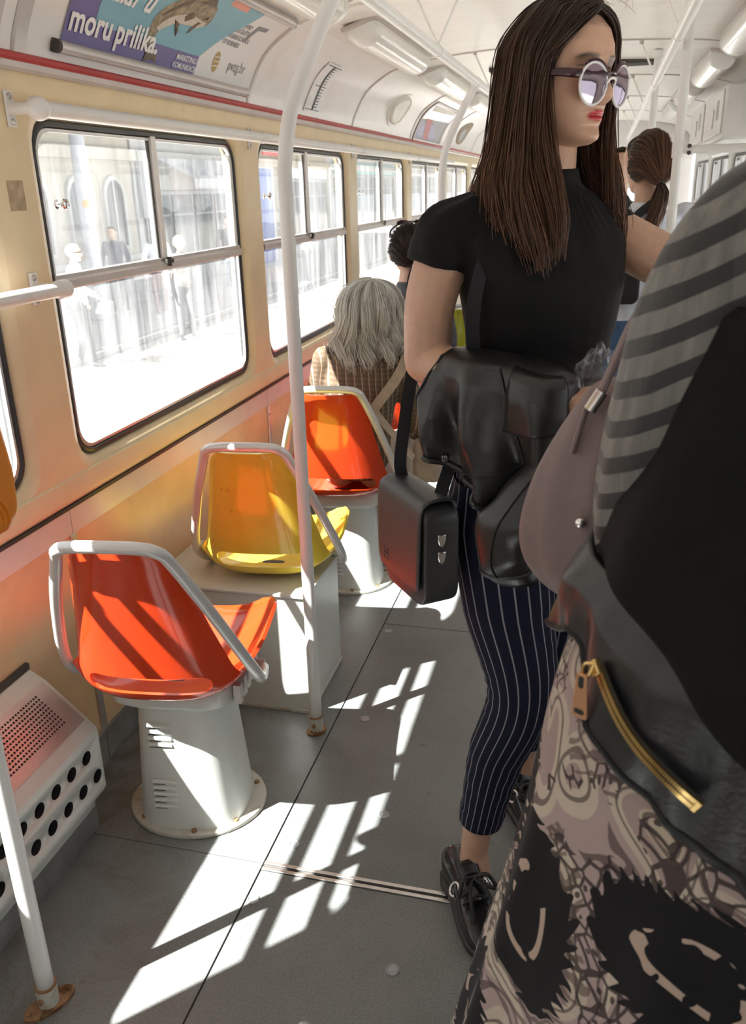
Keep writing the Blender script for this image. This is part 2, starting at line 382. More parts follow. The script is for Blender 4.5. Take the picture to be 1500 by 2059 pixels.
# windows
def window(n, X, o, k, full_detail=True):
    ya, yb = PY[k]+.10, PY[k+1]-.10; z0, z1 = .81, 1.582; xg = X+o*.032
    w = MB()
    nn = 6
    R = [[(xg+o*dx, p, q) for p, q in rrect(ya+e, yb-e, z0+e, z1-e, .07-e*.6, nn)] for e, dx in ((0, -.012), (.004, -.017), (.012, -.017), (.017, -.010), (.017, .008), (0, .008))]
    w.rings(R+[R[0]], cap=False)
    win = w.build('window_%d' % n, 'rubber', angle=50); tag(win, kind='structure')
    ct = MB(); R = [[(xg+o*dx, p, q) for p, q in rrect(ya+e, yb-e, z0+e, z1-e, .055, nn)] for e, dx in ((.017, -.006), (.017, -.013), (.024, -.013), (.024, -.004))]
    ct.rings(R, cap=False); ct.build('chrome_lip', 'alu', win, angle=50)
    zb = 1.232; yd = (ya+yb)/2-.005
    b = MB(); b.rings([[(X+o*a, y, z) for a, z in ((.036, zb-.016), (.012, zb-.016), (.009, zb-.012), (.009, zb+.004), (.016, zb+.010), (.016, zb+.018), (.036, zb+.018))] for y in (ya+.012, yb-.012)]); b.build('middle_bar', 'alu_matte', win, angle=30)
    b = MB(); b.box(min(X+o*.012, X+o*.034), max(X+o*.012, X+o*.034), yd-.012, yd+.012, zb+.015, z1-.012); b.build('divider_bar', 'white_paint', win, bevel=.002)
    b = MB(); b.box(min(X+o*.022, X+o*.026), max(X+o*.022, X+o*.026), yd-.024, yd-.012, zb+.015, z1-.012); b.build('divider_seal', 'rubber_grey', win, smooth=False)
    b = MB(); b.box(xg, xg+.0005, ya+.015, yb-.015, z0+.015, zb-.012); b.build('lower_pane', 'glass_low', win, smooth=False)
    b = MB(); b.box(xg-.004, xg-.0035, ya+.015, yd, zb+.015, z1-.015); b.build('sliding_pane', 'glass', win, smooth=False)
    b = MB(); b.box(xg+.006, xg+.0065, yd-.02, yb-.015, zb+.015, z1-.015); b.build('sliding_pane', 'glass', win, smooth=False)
    b = MB(); b.box(min(X+o*.02, X+o*.036), max(X+o*.02, X+o*.036), yb-.036, yb-.022, zb+.015, z1-.04); b.build('pane_edge', 'white_paint', win, bevel=.002)
    if full_detail:
        b = MB(); b.box(min(X+o*.002, X+o*.012), max(X+o*.002, X+o*.012), yd-.012, yd+.028, zb+.002, zb+.014); b.box(min(X+o*.0, X+o*.012), max(X+o*.0, X+o*.012), yd+.002, yd+.010, zb-.006, zb+.020); b.build('catch', 'dark', win, bevel=.001)
        yk = ya+.075; zk = 1.405
        b = MB()
        b.rings([[(X+o*(.028-h), yk+r*math.cos(a), zk+r*math.sin(a)) for a in np.linspace(0, 2*PI, 14, endpoint=False)] for h, r in ((0, .010), (.004, .011), (.006, .006), (.016, .005), (.020, .010), (.026, .013), (.030, .011), (.031, .002))])
        b.build('knob', 'chrome', win)
    return win
n = 0
for k in range(0, len(PY)-1):
    n += 1; window(n, XL, -1, k, k in (2, 3, 4, 5))
for k in range(0, len(PY)-1):
    n += 1; window(n, XR, 1, k, False)

# ================================================================== RAILS, POLES, LAMPS
def bracket(mb_parent, x, y, z, h=.035, xo=XL):
    b = MB(); b.box(xo, xo+.006, y-.014, y+.014, z-h, z+h); pl = b.build('bracket', 'white_paint', mb_parent, bevel=.003)
    for dz in (-.024, .024):
        s = MB(); s.rings([[(xo+.006+hh, y+r*math.cos(a), z+dz+r*math.sin(a)) for a in np.linspace(0, 2*PI, 10, endpoint=False)] for hh, r in ((0, .007), (.003, .006), (.004, .003))]); s.build('screw', 'steel', pl)
    q = MB(); q.tube([(xo+.004, y, z), (x, y, z)], [.013, .011], 12); q.build('bracket_arm', 'white_paint', mb_parent)
spans = [(PY[2], PY[3]), (PY[3], PY[4]), (PY[4], PY[5]), (PY[5], PY[6]), (PY[6], PY[7])]
lab = ['white handrail above the first large window, with a fat rounded end cap', 'white handrail above the second window, behind the bent pole', 'white handrail section above the third window down the tram', 'white handrail section above the fourth window down the tram', 'farthest white handrail section along the window tops']
RX = XL+.055; RZ = 1.592
rail0 = None
for i, (ya, yb) in enumerate([(PY[3]+.02-PITCHY*0, PY[4])] + spans[2:]):
    t = thing('handrail', (RX, ya, RZ), lab[i], 'handrail', 'white handrails along the window tops')
    a = .028 if i == 0 else .004
    b = MB(); b.tube([(0, a, 0), (0, yb-ya-.004, 0)], .0165, 16); b.build('rail', 'white_paint', t)
    b = MB(); b.tube([(0, yb-ya-.03, 0), (0, yb-ya-.003, 0)], .0185, 16); b.build('joint_sleeve', 'white_paint', t)
    br = MB()
    if i == 0:
        b = MB(); b.sphere((0, .02, 0), (.024, .03, .024), 16, 12); b.build('end_cap', 'white_paint', t)
    for yy in ((.0, yb-ya) if i == 0 else (yb-ya,)):
        for kx in (0,):
            bb = thing('x', (0, 0, 0), None, None); bpy.data.objects.remove(bb)
        old = len(bpy.data.objects)
        bracket(t, RX, ya+yy, RZ)
        for o in [o for o in t.children if o.name.startswith('bracket') and 'placed' not in o]:
            o.location = (-RX, -ya, -RZ); o['placed'] = 1
t = thing('grab_bar', (XL+.07, 1.68, 1.233), 'short white grab bar crossing the window pillar in front of the orange box', 'grab bar')
b = MB(); b.tube([(0, -1.25, 0), (0, -.012, 0)], .0155, 16); b.build('rail', 'white_paint', t)
b = MB(); b.tube([(0, -.035, 0), (0, .0, 0)], .020, 16); b.build('end_cap', 'white_paint', t, bevel=.004)
bracket(t, XL+.07, 1.66, 1.233); 
for o in t.children:
    if o.name.startswith('bracket'): o.location = (-(XL+.07), -1.68, -1.233)

RAILX = -.54; RAILZ = 1.82; RAILXR = 2*CX-RAILX
for X, lb in ((RAILX, 'long white ceiling rail on the left, where the bent poles end'), (RAILXR, 'long white ceiling rail on the right, above the ponytailed girl')):
    t = thing('ceiling_rail', (X, 3, RAILZ), lb, 'rail', 'white ceiling rails')
    for k in range(1, len(PY)-1):
        b = MB(); b.tube([(0, PY[k]-3+.002, 0), (0, PY[k+1]-3-.002, 0)], .0165, 14); b.build('rail', 'white_paint', t)
        b = MB(); b.tube([(0, PY[k]-3-.018, 0), (0, PY[k]-3+.018, 0)], .0185, 14); b.build('joint_sleeve', 'white_paint', t)
    for k in range(2, len(PY)-1):
        for dx in (-.07, .07):
            zt = 1.985
            b = MB(); b.tube([(0, PY[k]-3, .016), (dx, PY[k]-3, zt-RAILZ-.008)], .0042, 8); h = b.build('hanger', 'white_paint', t)
            s = MB(); s.cyl((dx, PY[k]-3, zt-RAILZ-.012), (dx, PY[k]-3, zt-RAILZ+.002), .009, n=10); s.build('hanger_foot', 'steel', h)
def pole(x, y, label, path_top, mat='white_paint', rusty=True, r=.0162, lobe=.030):
    t = thing('pole', (x, y, 0), label, 'pole', 'white grab poles')
    pts = [(0, 0, .02), (0, 0, .5), (0, 0, 1.0)]+path_top
    b = MB(); b.tube(pts, r, 16, smooth=40); b.build('tube', mat, t, angle=180)
    f = MB(); A = np.linspace(0, 2*PI, 20, endpoint=False)
    f.rings([[(rx*math.cos(a)*.5-ry*math.sin(a)*.87, rx*math.cos(a)*.87+ry*math.sin(a)*.5, z) for a in A] for rx, ry, z in ((lobe, .024, .0), (lobe, .024, .006), (lobe-.004, .021, .008), (.0185, .0185, .010))]); fo = f.build('base_flange', 'rust' if rusty else 'white_paint', t)
    c = MB(); c.tube([(0, 0, .008), (0, 0, .052)], .0195, 16); co = c.build('collar', 'flange', t)
    s = MB(); s.tube([(0, 0, .050), (0, 0, .054)], .0202, 16); s.build('collar_ring', 'rust', co)
    s = MB(); s.cyl((.0, -.0195, .03), (0, -.0245, .03), .006, n=8); s.build('collar_bolt', 'rust', co)
    for sx in (-1, 1):
        s = MB(); s.cyl((sx*(lobe-.011)*.5, sx*(lobe-.011)*.87, .006), (sx*(lobe-.011)*.5, sx*(lobe-.011)*.87, .012), .0055, n=8); s.build('flange_bolt', 'rust', fo)
    return t
bend = [(0, 0, 1.40), (.003, 0, 1.48), (.022, 0, 1.58), (.068, 0, 1.68), (.138, 0, RAILZ-.012)]
p1 = pole(-.685, 1.89, 'white bent pole standing in the aisle beside the yellow seat', bend)
p2 = pole(-.69, 3.88, 'white bent pole farther back, partly behind the woman with sunglasses', bend)
p3 = pole(-.912, .96, 'white pole with rusty foot at the bottom left corner', [(0, 0, 1.35), (.02, 0, 1.5), (.12, 0, 1.68), (.36, 0, RAILZ-.012)], lobe=.050)
for p in (p1, p2): 
    s = MB(); s.tube([(.145, -.03, RAILZ), (.145, .03, RAILZ)], .0215, 14); s.build('clamp', 'white_paint', p)
for x, y, lb in ((.235, 3.35, 'white upright pole on the right with a cross bar, beside the ponytailed girl'), (.195, 4.6, 'white upright pole on the right, behind the one with the cross bar')):
    t = pole(x, y, lb, [(0, 0, 1.5), (0, 0, 1.985)])
    s = MB(); s.tube([(0, 0, 1.955), (0, 0, 1.985)], .024, 14); s.build('ceiling_cup', 'white_paint', t)
    if y < 4:
        s = MB(); s.tube([(0, 0, 1.52), (XR-x, 0, 1.52)], .014, 12); s.build('cross_bar', 'white_paint', t)
        s = MB(); s.tube([(0, 0, 1.495), (0, 0, 1.545)], .021, 12); cl = s.build('clamp', 'white_paint', t)
        for dz in (-.011, .011):
            q = MB(); q.cyl((.035, -.014, 1.52+dz), (.035, -.019, 1.52+dz), .007, n=10); q.build('bolt', 'dark', cl)

def lamp(x, ya, yb, side, label):
    L = yb-ya; t = thing('ceiling_lamp', (x, ya, 1.948), label, 'lamp', 'long opal ceiling lamps'); t.rotation_euler = (0, .32*side, 0)
    A = np.linspace(0, PI, 13)
    sec = lambda w, h, y: [(w*math.cos(a)*(1 if abs(math.cos(a)) < .99 else 1), y, -h*math.sin(a)**.7) for a in A]
    b = MB(); b.rings([sec(.060, .058, y) for y in (.085, L-.085)], close_u=True); b.build('diffuser', 'lamp', t)
    for y0, y1, d in ((.085, 0, 1), (L-.085, L, -1)):
        e = MB(); e.rings([sec(.061*q, .059*q2, y0+(y1-y0)*f) for f, q, q2 in ((0, 1, 1), (.45, .98, .95), (.75, .90, .8), (.92, .78, .58), (1, .6, .3))]); e.build('end_cap', 'white_paint', t)
    e = MB(); e.box(-.066, .066, -.004, L+.004, -.006, .012); e.build('base_tray', 'alu_matte', t, bevel=.003)
    return t
for i, k in enumerate((2, 3, 4, 5, 6, 7)):
    nm = ['ceiling lamp cut by the top edge above the poster, left row', 'nearest full ceiling lamp of the left row, above the ruler sticker', 'second full ceiling lamp of the left row, above the oval cover', 'third full ceiling lamp of the left row, behind the bent pole', 'fourth full ceiling lamp of the left row, half behind the long hair', 'last ceiling lamp of the left row'][i]
    lamp(-.855, PY[k]+.22, PY[k+1]-.08, -1, nm)
for i, k in enumerate((3, 4, 5, 6, 7)):
    nm = ['nearest ceiling lamp of the right row, at the upper right corner', 'second ceiling lamp of the right row', 'third ceiling lamp of the right row, between the upright poles', 'fourth ceiling lamp of the right row', 'last ceiling lamp of the right row'][i]
    lamp(2*CX+.855-.02, PY[k]+.22, PY[k+1]-.08, 1, nm)
# door gear casing on the right
t = thing('door_gear_casing', (.53, 4.75, 1.60), 'white door gear casing high on the right wall', 'casing')
b = MB(); b.box(0, .22, 0, 1.85, 0, .25); b.build('body', 'white_paint', t, bevel=.012)
for i in range(2):
    b = MB(); b.box(-.008, 0, .06+i*.9, .86+i*.9, .03, .23); d = b.build('cover_door', 'white_paint', t, bevel=.004)
    q = MB(); q.box(-.014, -.008, .40+i*.9, .44+i*.9, .07, .16); q.build('latch', 'alu', d, bevel=.002)
    q = MB(); q.box(-.0095, -.008, .20+i*.9, .28+i*.9, .10, .19); q.build('sticker', 'kick', d)
# ================================================================== SEATS
MT['scratch'] = M('scratched plastic', (.62, .42, .05), .5)
def seat_shell(mat):
    prof = catmull([(-.272, .792), (-.264, .74), (-.242, .63), (-.222, .53), (-.203, .445), (-.172, .408), (-.10, .396), (.0, .400), (.10, .412), (.18, .428), (.215, .430)], 44)
    wid = np.interp(np.linspace(0, 1, 44), [0, .03, .12, .28, .42, .55, .7, .88, .96, 1], [.082, .100, .118, .156, .188, .200, .204, .197, .178, .15])
    nu = 33; V = []
    for j in range(44):
        T = prof[min(43, j+1)]-prof[max(0, j-1)]; T /= np.linalg.norm(T); nrm = np.array((-T[1], T[0]))  # towards the sitter
        if nrm[0]*1+nrm[1]*1 < 0: nrm = -nrm
        curl = np.interp(j/43, [0, .1, .4, .6, .9, 1], [.012, .03, .065, .075, .05, .03])
        for i in range(nu):
            u = -1+2*i/(nu-1); k = abs(u)**3.2*curl
            V.append((u*wid[j]*(1-.03*abs(u)**6), prof[j][0]+nrm[0]*k, prof[j][1]+nrm[1]*k))
    F = [(j*nu+i, j*nu+i+1, (j+1)*nu+i+1, (j+1)*nu+i) for j in range(43) for i in range(nu-1)]
    b = MB(); b.add(V, F); o = b.build('shell', mat, None, angle=180)
    s = o.modifiers.new('s', 'SOLIDIFY'); s.thickness = .008; s.offset = 0
    c = MB(); pts = [(.105+.030*math.sin(a), .030*math.cos(a)) for a in np.linspace(0, PI, 9)]+[(-.105-.030*math.sin(a), -.030*math.cos(a)) for a in np.linspace(0, PI, 9)]
    c.prism([(x, z*.8) for x, z in pts], lambda a, q, h: (a, h, .462+q*.95), -.30, -.06); cut = c.build('cutter', mat)
    bo = o.modifiers.new('b', 'BOOLEAN'); bo.operation = 'DIFFERENCE'; bo.object = cut; bo.solver = 'EXACT'
    dg = bpy.context.evaluated_depsgraph_get(); me = bpy.data.meshes.new_from_object(o.evaluated_get(dg))
    bpy.data.objects.remove(o); bpy.data.objects.remove(cut)
    me.shade_smooth(); me.set_sharp_from_angle(angle=math.radians(40)); me.name = 'shell'
    return me
SHELLS = {}
def seat_top(root, mat, z=0):
    if mat not in SHELLS:
        if not SHELLS: SHELLS[mat] = seat_shell(mat)
        else:
            SHELLS[mat] = next(iter(SHELLS.values())).copy(); SHELLS[mat].materials.clear(); SHELLS[mat].materials.append(MT[mat])
    o = bpy.data.objects.new('shell', SHELLS[mat]); COL.objects.link(o); o.parent = root; o.location = (0, 0, z)
    b = MB()
    half = [(.190, .02, .385), (.206, -.06, .41), (.208, -.13, .48), (.158, -.215, .655), (.112, -.268, .780), (.096, -.287, .808), (.066, -.294, .818), (0, -.296, .820)]
    pts = half+[(-x, y, q) for x, y, q in half[-2::-1]]
    b.tube([(x, y-.012, q+z) for x, y, q in pts], .0125, 12, smooth=70, round_end=True); b.build('back_hoop', 'tube', root, angle=180)
    b = MB(); b.box(-.10, .10, -.09, .10, .394+z, .400+z); b.build('mounting_plate', 'dark', root, bevel=.003)
    for sx in (-1, 1):
        b = MB(); b.tube([(sx*.09, .02, .392+z), (sx*.19, .02, .387+z)], .011, 10); b.build('hoop_lug', 'tube', root)
def pedestal(root, louvers=True):
    A = np.linspace(0, 2*PI, 36, endpoint=False)
    def ring(rx, ry, z, e=2.6): return [(rx*math.copysign(abs(math.cos(a))**(2/e), math.cos(a)), ry*math.copysign(abs(math.sin(a))**(2/e), math.sin(a)), z) for a in A]
    b = MB(); b.rings([ring(.168, .142, 0, 2), ring(.170, .144, .004, 2), ring(.168, .142, .011, 2), ring(.128, .118, .013, 2.3)]); fl_ = b.build('flange', 'flange', root, angle=50)
    for a in (.5, 1.2, 2.2, 3.9, 4.9, 5.6):
        q = MB(); x, y = .151*math.cos(a), .128*math.sin(a); q.cyl((x, y, .008), (x, y, .017), .008, .006, 6); q.build('bolt', 'rust', fl_)
    b = MB(); b.rings([ring(.134, .122, .010, 2.8), ring(.128, .117, .05, 2.8), ring(.106, .100, .335, 2.8)]); body = b.build('column', 'paint_grey', root, angle=50)
    b = MB(); b.rings([ring(.103, .098, .322, 3.4), ring(.135, .118, .345, 5), ring(.142, .123, .352, 6), ring(.142, .123, .392, 6), ring(.138, .119, .396, 6)]); hd = b.build('head_box', 'paint_grey', root, angle=50)
    if louvers:
        for zc, n in ((.262, 4), (.105, 5)):
            for i in range(n):
                z = zc+(i-(n-1)/2)*-.0165; yf = -np.interp(z, [.05, .335], [.117, .100])+.002
                q = MB(); q.rings([[(-.035+sx*(.028-abs(math.sin(a))*0), yf-.0065*math.sin(a), z+.0055*math.cos(a)) for a in np.linspace(0, PI, 7)] for sx in (-1, -.9, .9, 1)]); q.build('louver', 'paint_grey', root)
                q = MB(); q.box(-.063, -.007, yf-.0012, yf+.001, z-.0085, z-.0050); q.build('louver_slit', 'hole', root)
        for i in range(5):
            q = MB(); q.box(.142, .160, -.085+i*.034, -.068+i*.034, .345, .392); q.build('grille_slat', 'alu_matte', root, bevel=.001)
def seat(x, y, mat, label, kind='ped', louvers=True):
    t = thing('tram_seat', (x, y, 0), label, 'seat', 'plastic shell seats in single file', .13)
    seat_top(t, mat)
    if kind == 'ped': pedestal(t, louvers)
    return t
SEATY = 0.657
seat(-.885, 1.555, 'seat_red', 'orange red shell seat nearest the camera, on a round louvred pedestal')
s2 = seat(-.885, 2.205, 'seat_yellow', 'yellow shell seat on a grey wheel box, behind the white pole', 'box')
_pf = catmull([(-.272, .792), (-.264, .74), (-.242, .63), (-.222, .53), (-.203, .445)], 40)
for body, sz, x0, z0 in (('Bra', .036, -.105, .615), ('T', .03, -.02, .63), ('FA', .026, -.085, .675)):
    o_ = put_text('scratched_lettering', body, sz, lambda a, q: (x0+a, float(np.interp(-(z0+q), -_pf[:, 1], _pf[:, 0]))-.0050, z0+q), 'scratch', s2, -.0012)
t = thing('wheel_box', (-.95, 2.11, 0), 'light grey wheel box carrying the yellow seat', 'box')
b = MB(); b.box(-.249, .225, -.145, .165, 0, .372); b.build('body', 'paint_grey', t, bevel=.006)
b = MB(); b.box(-.249, .232, -.152, .172, .372, .382); b.build('top_plate', 'paint_grey', t, bevel=.003)
b = MB(); b.box(-.249, .2275, -.147, .168, 0, .012); b.build('bottom_edge', 'flange', t, bevel=.002)
seat(-.865, 2.865, 'seat_red', 'orange red shell seat carrying the grey-haired woman, slot at its foot')
seat(-.865, 3.52, 'seat_red', 'red shell seat in front of the grey-haired woman', louvers=False)
seat(-.865, 4.19, 'seat_red', 'red shell seat carrying the dark-haired woman by the window', louvers=False)
seat(-.70, 4.95, 'seat_green', 'yellow green shell seat half hidden by the bent elbow', louvers=False)
seat(-.70, 5.62, 'seat_orange', 'orange shell seat farthest down the row, above the elbow', louvers=False)

# ================================================================== HEATER, VALIDATOR
t = thing('heater_casing', (-1.2, 1.41, 0), 'perforated heater casing on the wall by the corner pole', 'heater')
PH = [(.004, .425), (.045, .40), (.135, .315), (.158, .29), (.160, .275), (.158, .13), (.150, .115), (.125, .10), (.118, .06), (.118, 0), (.004, 0)]
L = 1.15
b = MB(); b.rings([[(x, -y, z) for x, z in PH] for y in (0, L)]); cas = b.build('casing', 'paint_grey', t, angle=30)
HOLES = [(.055+i*.058, .245) for i in range(12)]+[(.026+i*.058, .175) for i in range(12)]
b = MB()
for y, z in HOLES: b.cyl((.13, -y, z), (.175, -y, z), .0165, n=20)
cut = b.build('cutter', 'hole'); cut.parent = t
bo = cas.modifiers.new('b', 'BOOLEAN'); bo.object = cut; bo.operation = 'DIFFERENCE'; bo.solver = 'EXACT'; cas.data.materials.append(MT['hole'])
bpy.context.view_layer.update()
_me = bpy.data.meshes.new_from_object(cas.evaluated_get(bpy.context.evaluated_depsgraph_get())); cas.modifiers.clear(); cas.data = _me; bpy.data.objects.remove(cut)
b = MB(); b.box(.0, .01, -L, 0, .425, .44); b.build('top_strip', 'dark', t)
b = MB(); b.box(.117, .1195, -L, .002, .0, .062); b.build('lower_strip', 'kick', t)
# slanted top: perforated sheet (holes are discs sunk in the sheet, too many to pick apart)
def slope(a, y, h):  # a 0..1 down the slope
    x = .045+(.135-.045)*a; z = .40+(.315-.40)*a; n = (.687, .727); return (x+n[0]*h, -y, z+n[1]*h)
b = MB()
b.add([slope(-.02, .01, .0015), slope(1.02, .01, .0015), slope(1.02, L, .0015), slope(-.02, L, .0015)], [(0, 1, 2, 3)]); b.build('perforated_sheet', 'alu_matte', t, smooth=False)
b = MB(); 
for i in range(10):
    for j in range(62):
        a = .12+i*.075; y = .055+j*.0088+0
        if y > .58: continue
        c = [slope(a+.020*math.cos(q), y+.0028*math.sin(q), .0025) for q in np.linspace(0, 2*PI, 8, endpoint=False)]
        b.add(c, [tuple(range(8))])
ph = b.build('perforation', 'hole', t, smooth=False); ph['kind'] = 'stuff'
for y, z in HOLES:
    b = MB(); b.rings([[(.1325+d, -y+.0162*math.cos(a), z+.0162*math.sin(a)) for a in np.linspace(0, 2*PI, 14, endpoint=False)] for d in (0, .002)]); b.build('round_vent', 'hole', t)

t = thing('ticket_validator', (-.905, .905, .962), 'orange ticket validator cut off by the left picture edge', 'validator')
b = MB(); b.prism([(-.13, .0), (.10, 0), (.135, .03), (.14, .10), (.125, .22), (.10, .25), (-.13, .26)], lambda a, q, h: (h+.045, a*.8, q*.8), -.088, .045); b.build('housing', 'orange_box', t, bevel=.01)
b = MB(); b.box(.089, .093, -.08, .055, .08, .17); b.build('screen', 'ink', t, bevel=.004)
for i in range(5):
    b = MB(); b.tube([(.091, .035+.011*i*math.cos(a), .022+.011*i*math.sin(a)) for a in np.linspace(-.2, 1.4, 8)], .0022, 6); b.build('speaker_rib', 'orange_box', t)
b = MB(); b.tube([(-.067, .05, .05), (-.067, .05, .16)], .024, 12); b.build('bracket', 'white_paint', t)
# ================================================================== STREET OUTSIDE
GZ = -.85
MT['asphalt'] = M('street asphalt', (.40, .39, .37), .9, var=.10, vscale=1.5, bmp=.1, bscale=60)
MT['pavement'] = M('pavement slabs', (.36, .36, .37), .9, var=.08, vscale=2)
MT['kerb'] = M('kerb stone', (.30, .30, .30), .85)
MT['stone_a'] = M('pale stone facade', (.42, .39, .33), .85, var=.10, vscale=.8)
MT['stone_b'] = M('ochre stone facade', (.40, .35, .26), .85, var=.10, vscale=.8)
MT['plaster'] = M('pale plaster', (.46, .46, .45), .85, var=.06, vscale=.7)
MT['shopdark'] = M('shop window glass', (.04, .05, .06), .08, var=.5, vscale=1.4)
MT['frame_grey'] = M('shop frame', (.30, .31, .33), .5)
MT['teal'] = M('teal shop sign', (.16, .42, .42), .5)
MT['blue'] = M('blue door', (.02, .09, .42), .45)
MT['sign_white'] = M('white sign', (.82, .82, .84), .6)
MT['sign_red'] = M('red sign', (.75, .05, .06), .6)
MT['awning'] = M('grey awning', (.42, .43, .45), .8)
MT['post'] = M('painted steel post', (.44, .46, .52), .5, var=.1, vscale=6)
b = MB(); b.box(-10.6, 12, -12, 90, GZ-.3, GZ); st = b.build('ground', 'asphalt', smooth=False); tag(st, kind='structure')
b = MB(); b.box(-11.2, -7.3, -12, 90, GZ, GZ+.10); b.build('pavement', 'pavement', st, bevel=.02)
b = MB(); b.box(-7.3, -7.12, -12, 90, GZ, GZ+.115); b.build('kerb', 'kerb', st, bevel=.02)
for x in (-5.35, -5.0, -3.9):
    b = MB(); b.box(x-.045, x+.045, -12, 90, GZ-.01, GZ+.004); b.build('track_rail', 'kerb', st, smooth=False)
FX = -10.6
def fbox(name, mat, parent, y0, y1, z0, z1, d=.08, d0=0, bevel=.01):
    b = MB(); b.box(FX+d0, FX+d0+d, y0, y1, z0, z1); return b.build(name, mat, parent, bevel=bevel)
def building(name, y0, y1, top, mat, label):
    t = thing(name, (0, 0, 0), label, 'building', 'houses across the street')
    b = MB(); b.box(FX-6, FX, y0, y1, GZ, top); b.build('wall', mat, t, smooth=False)
    fbox('plinth', 'frame_grey', t, y0, y1, GZ, GZ+.5, .05); fbox('cornice', mat, t, y0, y1, 2.15, 2.38, .18); fbox('roof_edge', mat, t, y0, y1, top-.3, top, .3)
    return t
def arch_window(t, yc, w, z0, z1, mat='shopdark'):
    pts = [(yc-w/2, z0), (yc+w/2, z0)]+[(yc+w/2*math.cos(a), z1-w/2+w/2*math.sin(a)) for a in np.linspace(0, PI, 9)]
    b = MB(); b.prism(pts, lambda a, q, h: (FX+h, a, q), .0, .03); wd = b.build('window', mat, t, smooth=False)
    o = [(yc-w/2-.1, z0-.08), (yc+w/2+.1, z0-.08)]+[(yc+(w/2+.1)*math.cos(a), z1-w/2+(w/2+.1)*math.sin(a)) for a in np.linspace(0, PI, 9)]
    b = MB(); k = len(pts); b.add([(FX+.07, a, q) for a, q in o]+[(FX+.07, a, q) for a, q in pts]+[(FX, a, q) for a, q in o]+[(FX+.02, a, q) for a, q in pts],
        [f for i in range(k) for f in ((i, (i+1) % k, k+(i+1) % k, k+i), (i, 2*k+i, 2*k+(i+1) % k, (i+1) % k), (k+i, k+(i+1) % k, 3*k+(i+1) % k, 3*k+i))]); b.build('window_surround', 'plaster', wd, smooth=False)
    b = MB(); b.box(FX+.03, FX+.05, yc-.03, yc+.03, z0, z1); b.build('mullion', 'plaster', wd, smooth=False)
def shop(t, y0, y1, sign, top=1.75, n=3, signmat='sign_white'):
    fbox('shop_front', 'frame_grey', t, y0, y1, GZ+.1, top, .06)
    for i in range(n):
        a = y0+(y1-y0)*(i+.06)/n; c = y0+(y1-y0)*(i+.94)/n
        w = fbox('window', 'shopdark', t, a, c, GZ+.55 if i else GZ+.15, top-.1, .03, .06)
        fbox('transom', 'frame_grey', w, a, c, top-.6, top-.54, .02, .09)
    if sign: fbox('sign_board', signmat, t, y0+.1, y1-.1, top+.02, top+.45, .08, .06)
bA = building('street_house', 8, 18.9, 5.9, 'stone_a', 'pale stone house with arched windows across the street, seen through the nearest window')
for y in (13.2, 15.1, 16.6, 18.0): arch_window(bA, y, .72, .35, 1.75)
fbox('base_band', 'plaster', bA, 12, 19, .02, .14, .12)
fbox('panel', 'sign_white', bA, 10.6, 12.6, .2, 2.1, .06); fbox('panel', 'sign_white', bA, 16.9, 17.9, -.25, .18, .05)
bB = building('street_house', 19.02, 24.6, 6.1, 'plaster', 'shop house with a grey awning across the street, right half of the nearest window')
shop(bB, 19.3, 24.4, False, 1.5, 4)
b = MB(); b.add([(FX+.05, 19.9, 2.3), (FX+.05, 23.2, 2.3), (FX+1.1, 23.2, 1.75), (FX+1.1, 19.9, 1.75), (FX+1.1, 23.2, 1.55), (FX+1.1, 19.9, 1.55)], [(0, 1, 2, 3), (3, 2, 4, 5)]); b.build('awning', 'awning', bB, smooth=False, solid=.02)
fbox('banner', 'frame_grey', bB, 19.1, 19.75, .9, 2.4, .08, .05)
fbox('pilaster', 'stone_b', bB, 24.3, 24.6, GZ, 2.2, .14)
bC = building('street_house', 24.62, 34, 6.0, 'stone_b', 'house with the tall blue door across the street, behind the bent pole')
fbox('door_frame', 'sign_white', bC, 26.0, 27.9, GZ+.1, 2.35, .10); fbox('door', 'blue', bC, 26.15, 27.6, GZ+.1, 2.1, .05, .10)
fbox('red_sign', 'sign_red', bC, 27.0, 29.3, 2.5, 2.95, .1, .08); fbox('sill', 'plaster', bC, 24.7, 26, 1.2, 1.3, .1)
shop(bC, 28.4, 33.7, True, 1.8, 4)
bD = building('street_house', 34.02, 46, 6.4, 'plaster', 'pale shop house with a teal sign across the street, seen through the third window')
shop(bD, 34.6, 45.5, True, 2.0, 5, 'teal')
bE = building('street_house', 46.02, 80, 6.2, 'stone_a', 'farthest pale house across the street')
shop(bE, 47, 60, True, 2.0, 5)
bF = building('street_house', -12, 7.98, 5.6, 'plaster', 'pale house across the street at the left picture edge')
shop(bF, 2, 7.6, True, 1.9, 4)
# catenary post
t = thing('street_post', (-9.05, 14.4, GZ+.1), 'grey catenary post with stickers on the far pavement', 'post')
b = MB(); b.tube([(0, 0, 0), (0, 0, 7.5)], [.15, .10], 20); b.build('shaft', 'post', t)
b = MB(); b.tube([(0, 0, 0), (0, 0, .7)], .17, 20); b.build('base', 'post', t, bevel=.02)
for z, m, r in ((2.05, 'orange_box', .075), (1.88, 'sign_white', .05), (1.75, 'sign_white', .05), (1.52, 'sign_white', .06)):
    b = MB(); b.grid(lambda u, v: (.146*math.cos(-.95+(u-.5)*r*12*math.sqrt(max(0, 1-(2*v-1)**2))), .146*math.sin(-.95+(u-.5)*r*12*math.sqrt(max(0, 1-(2*v-1)**2))), z+(v-.5)*2*r), 7, 9); b.build('sticker', m, t)
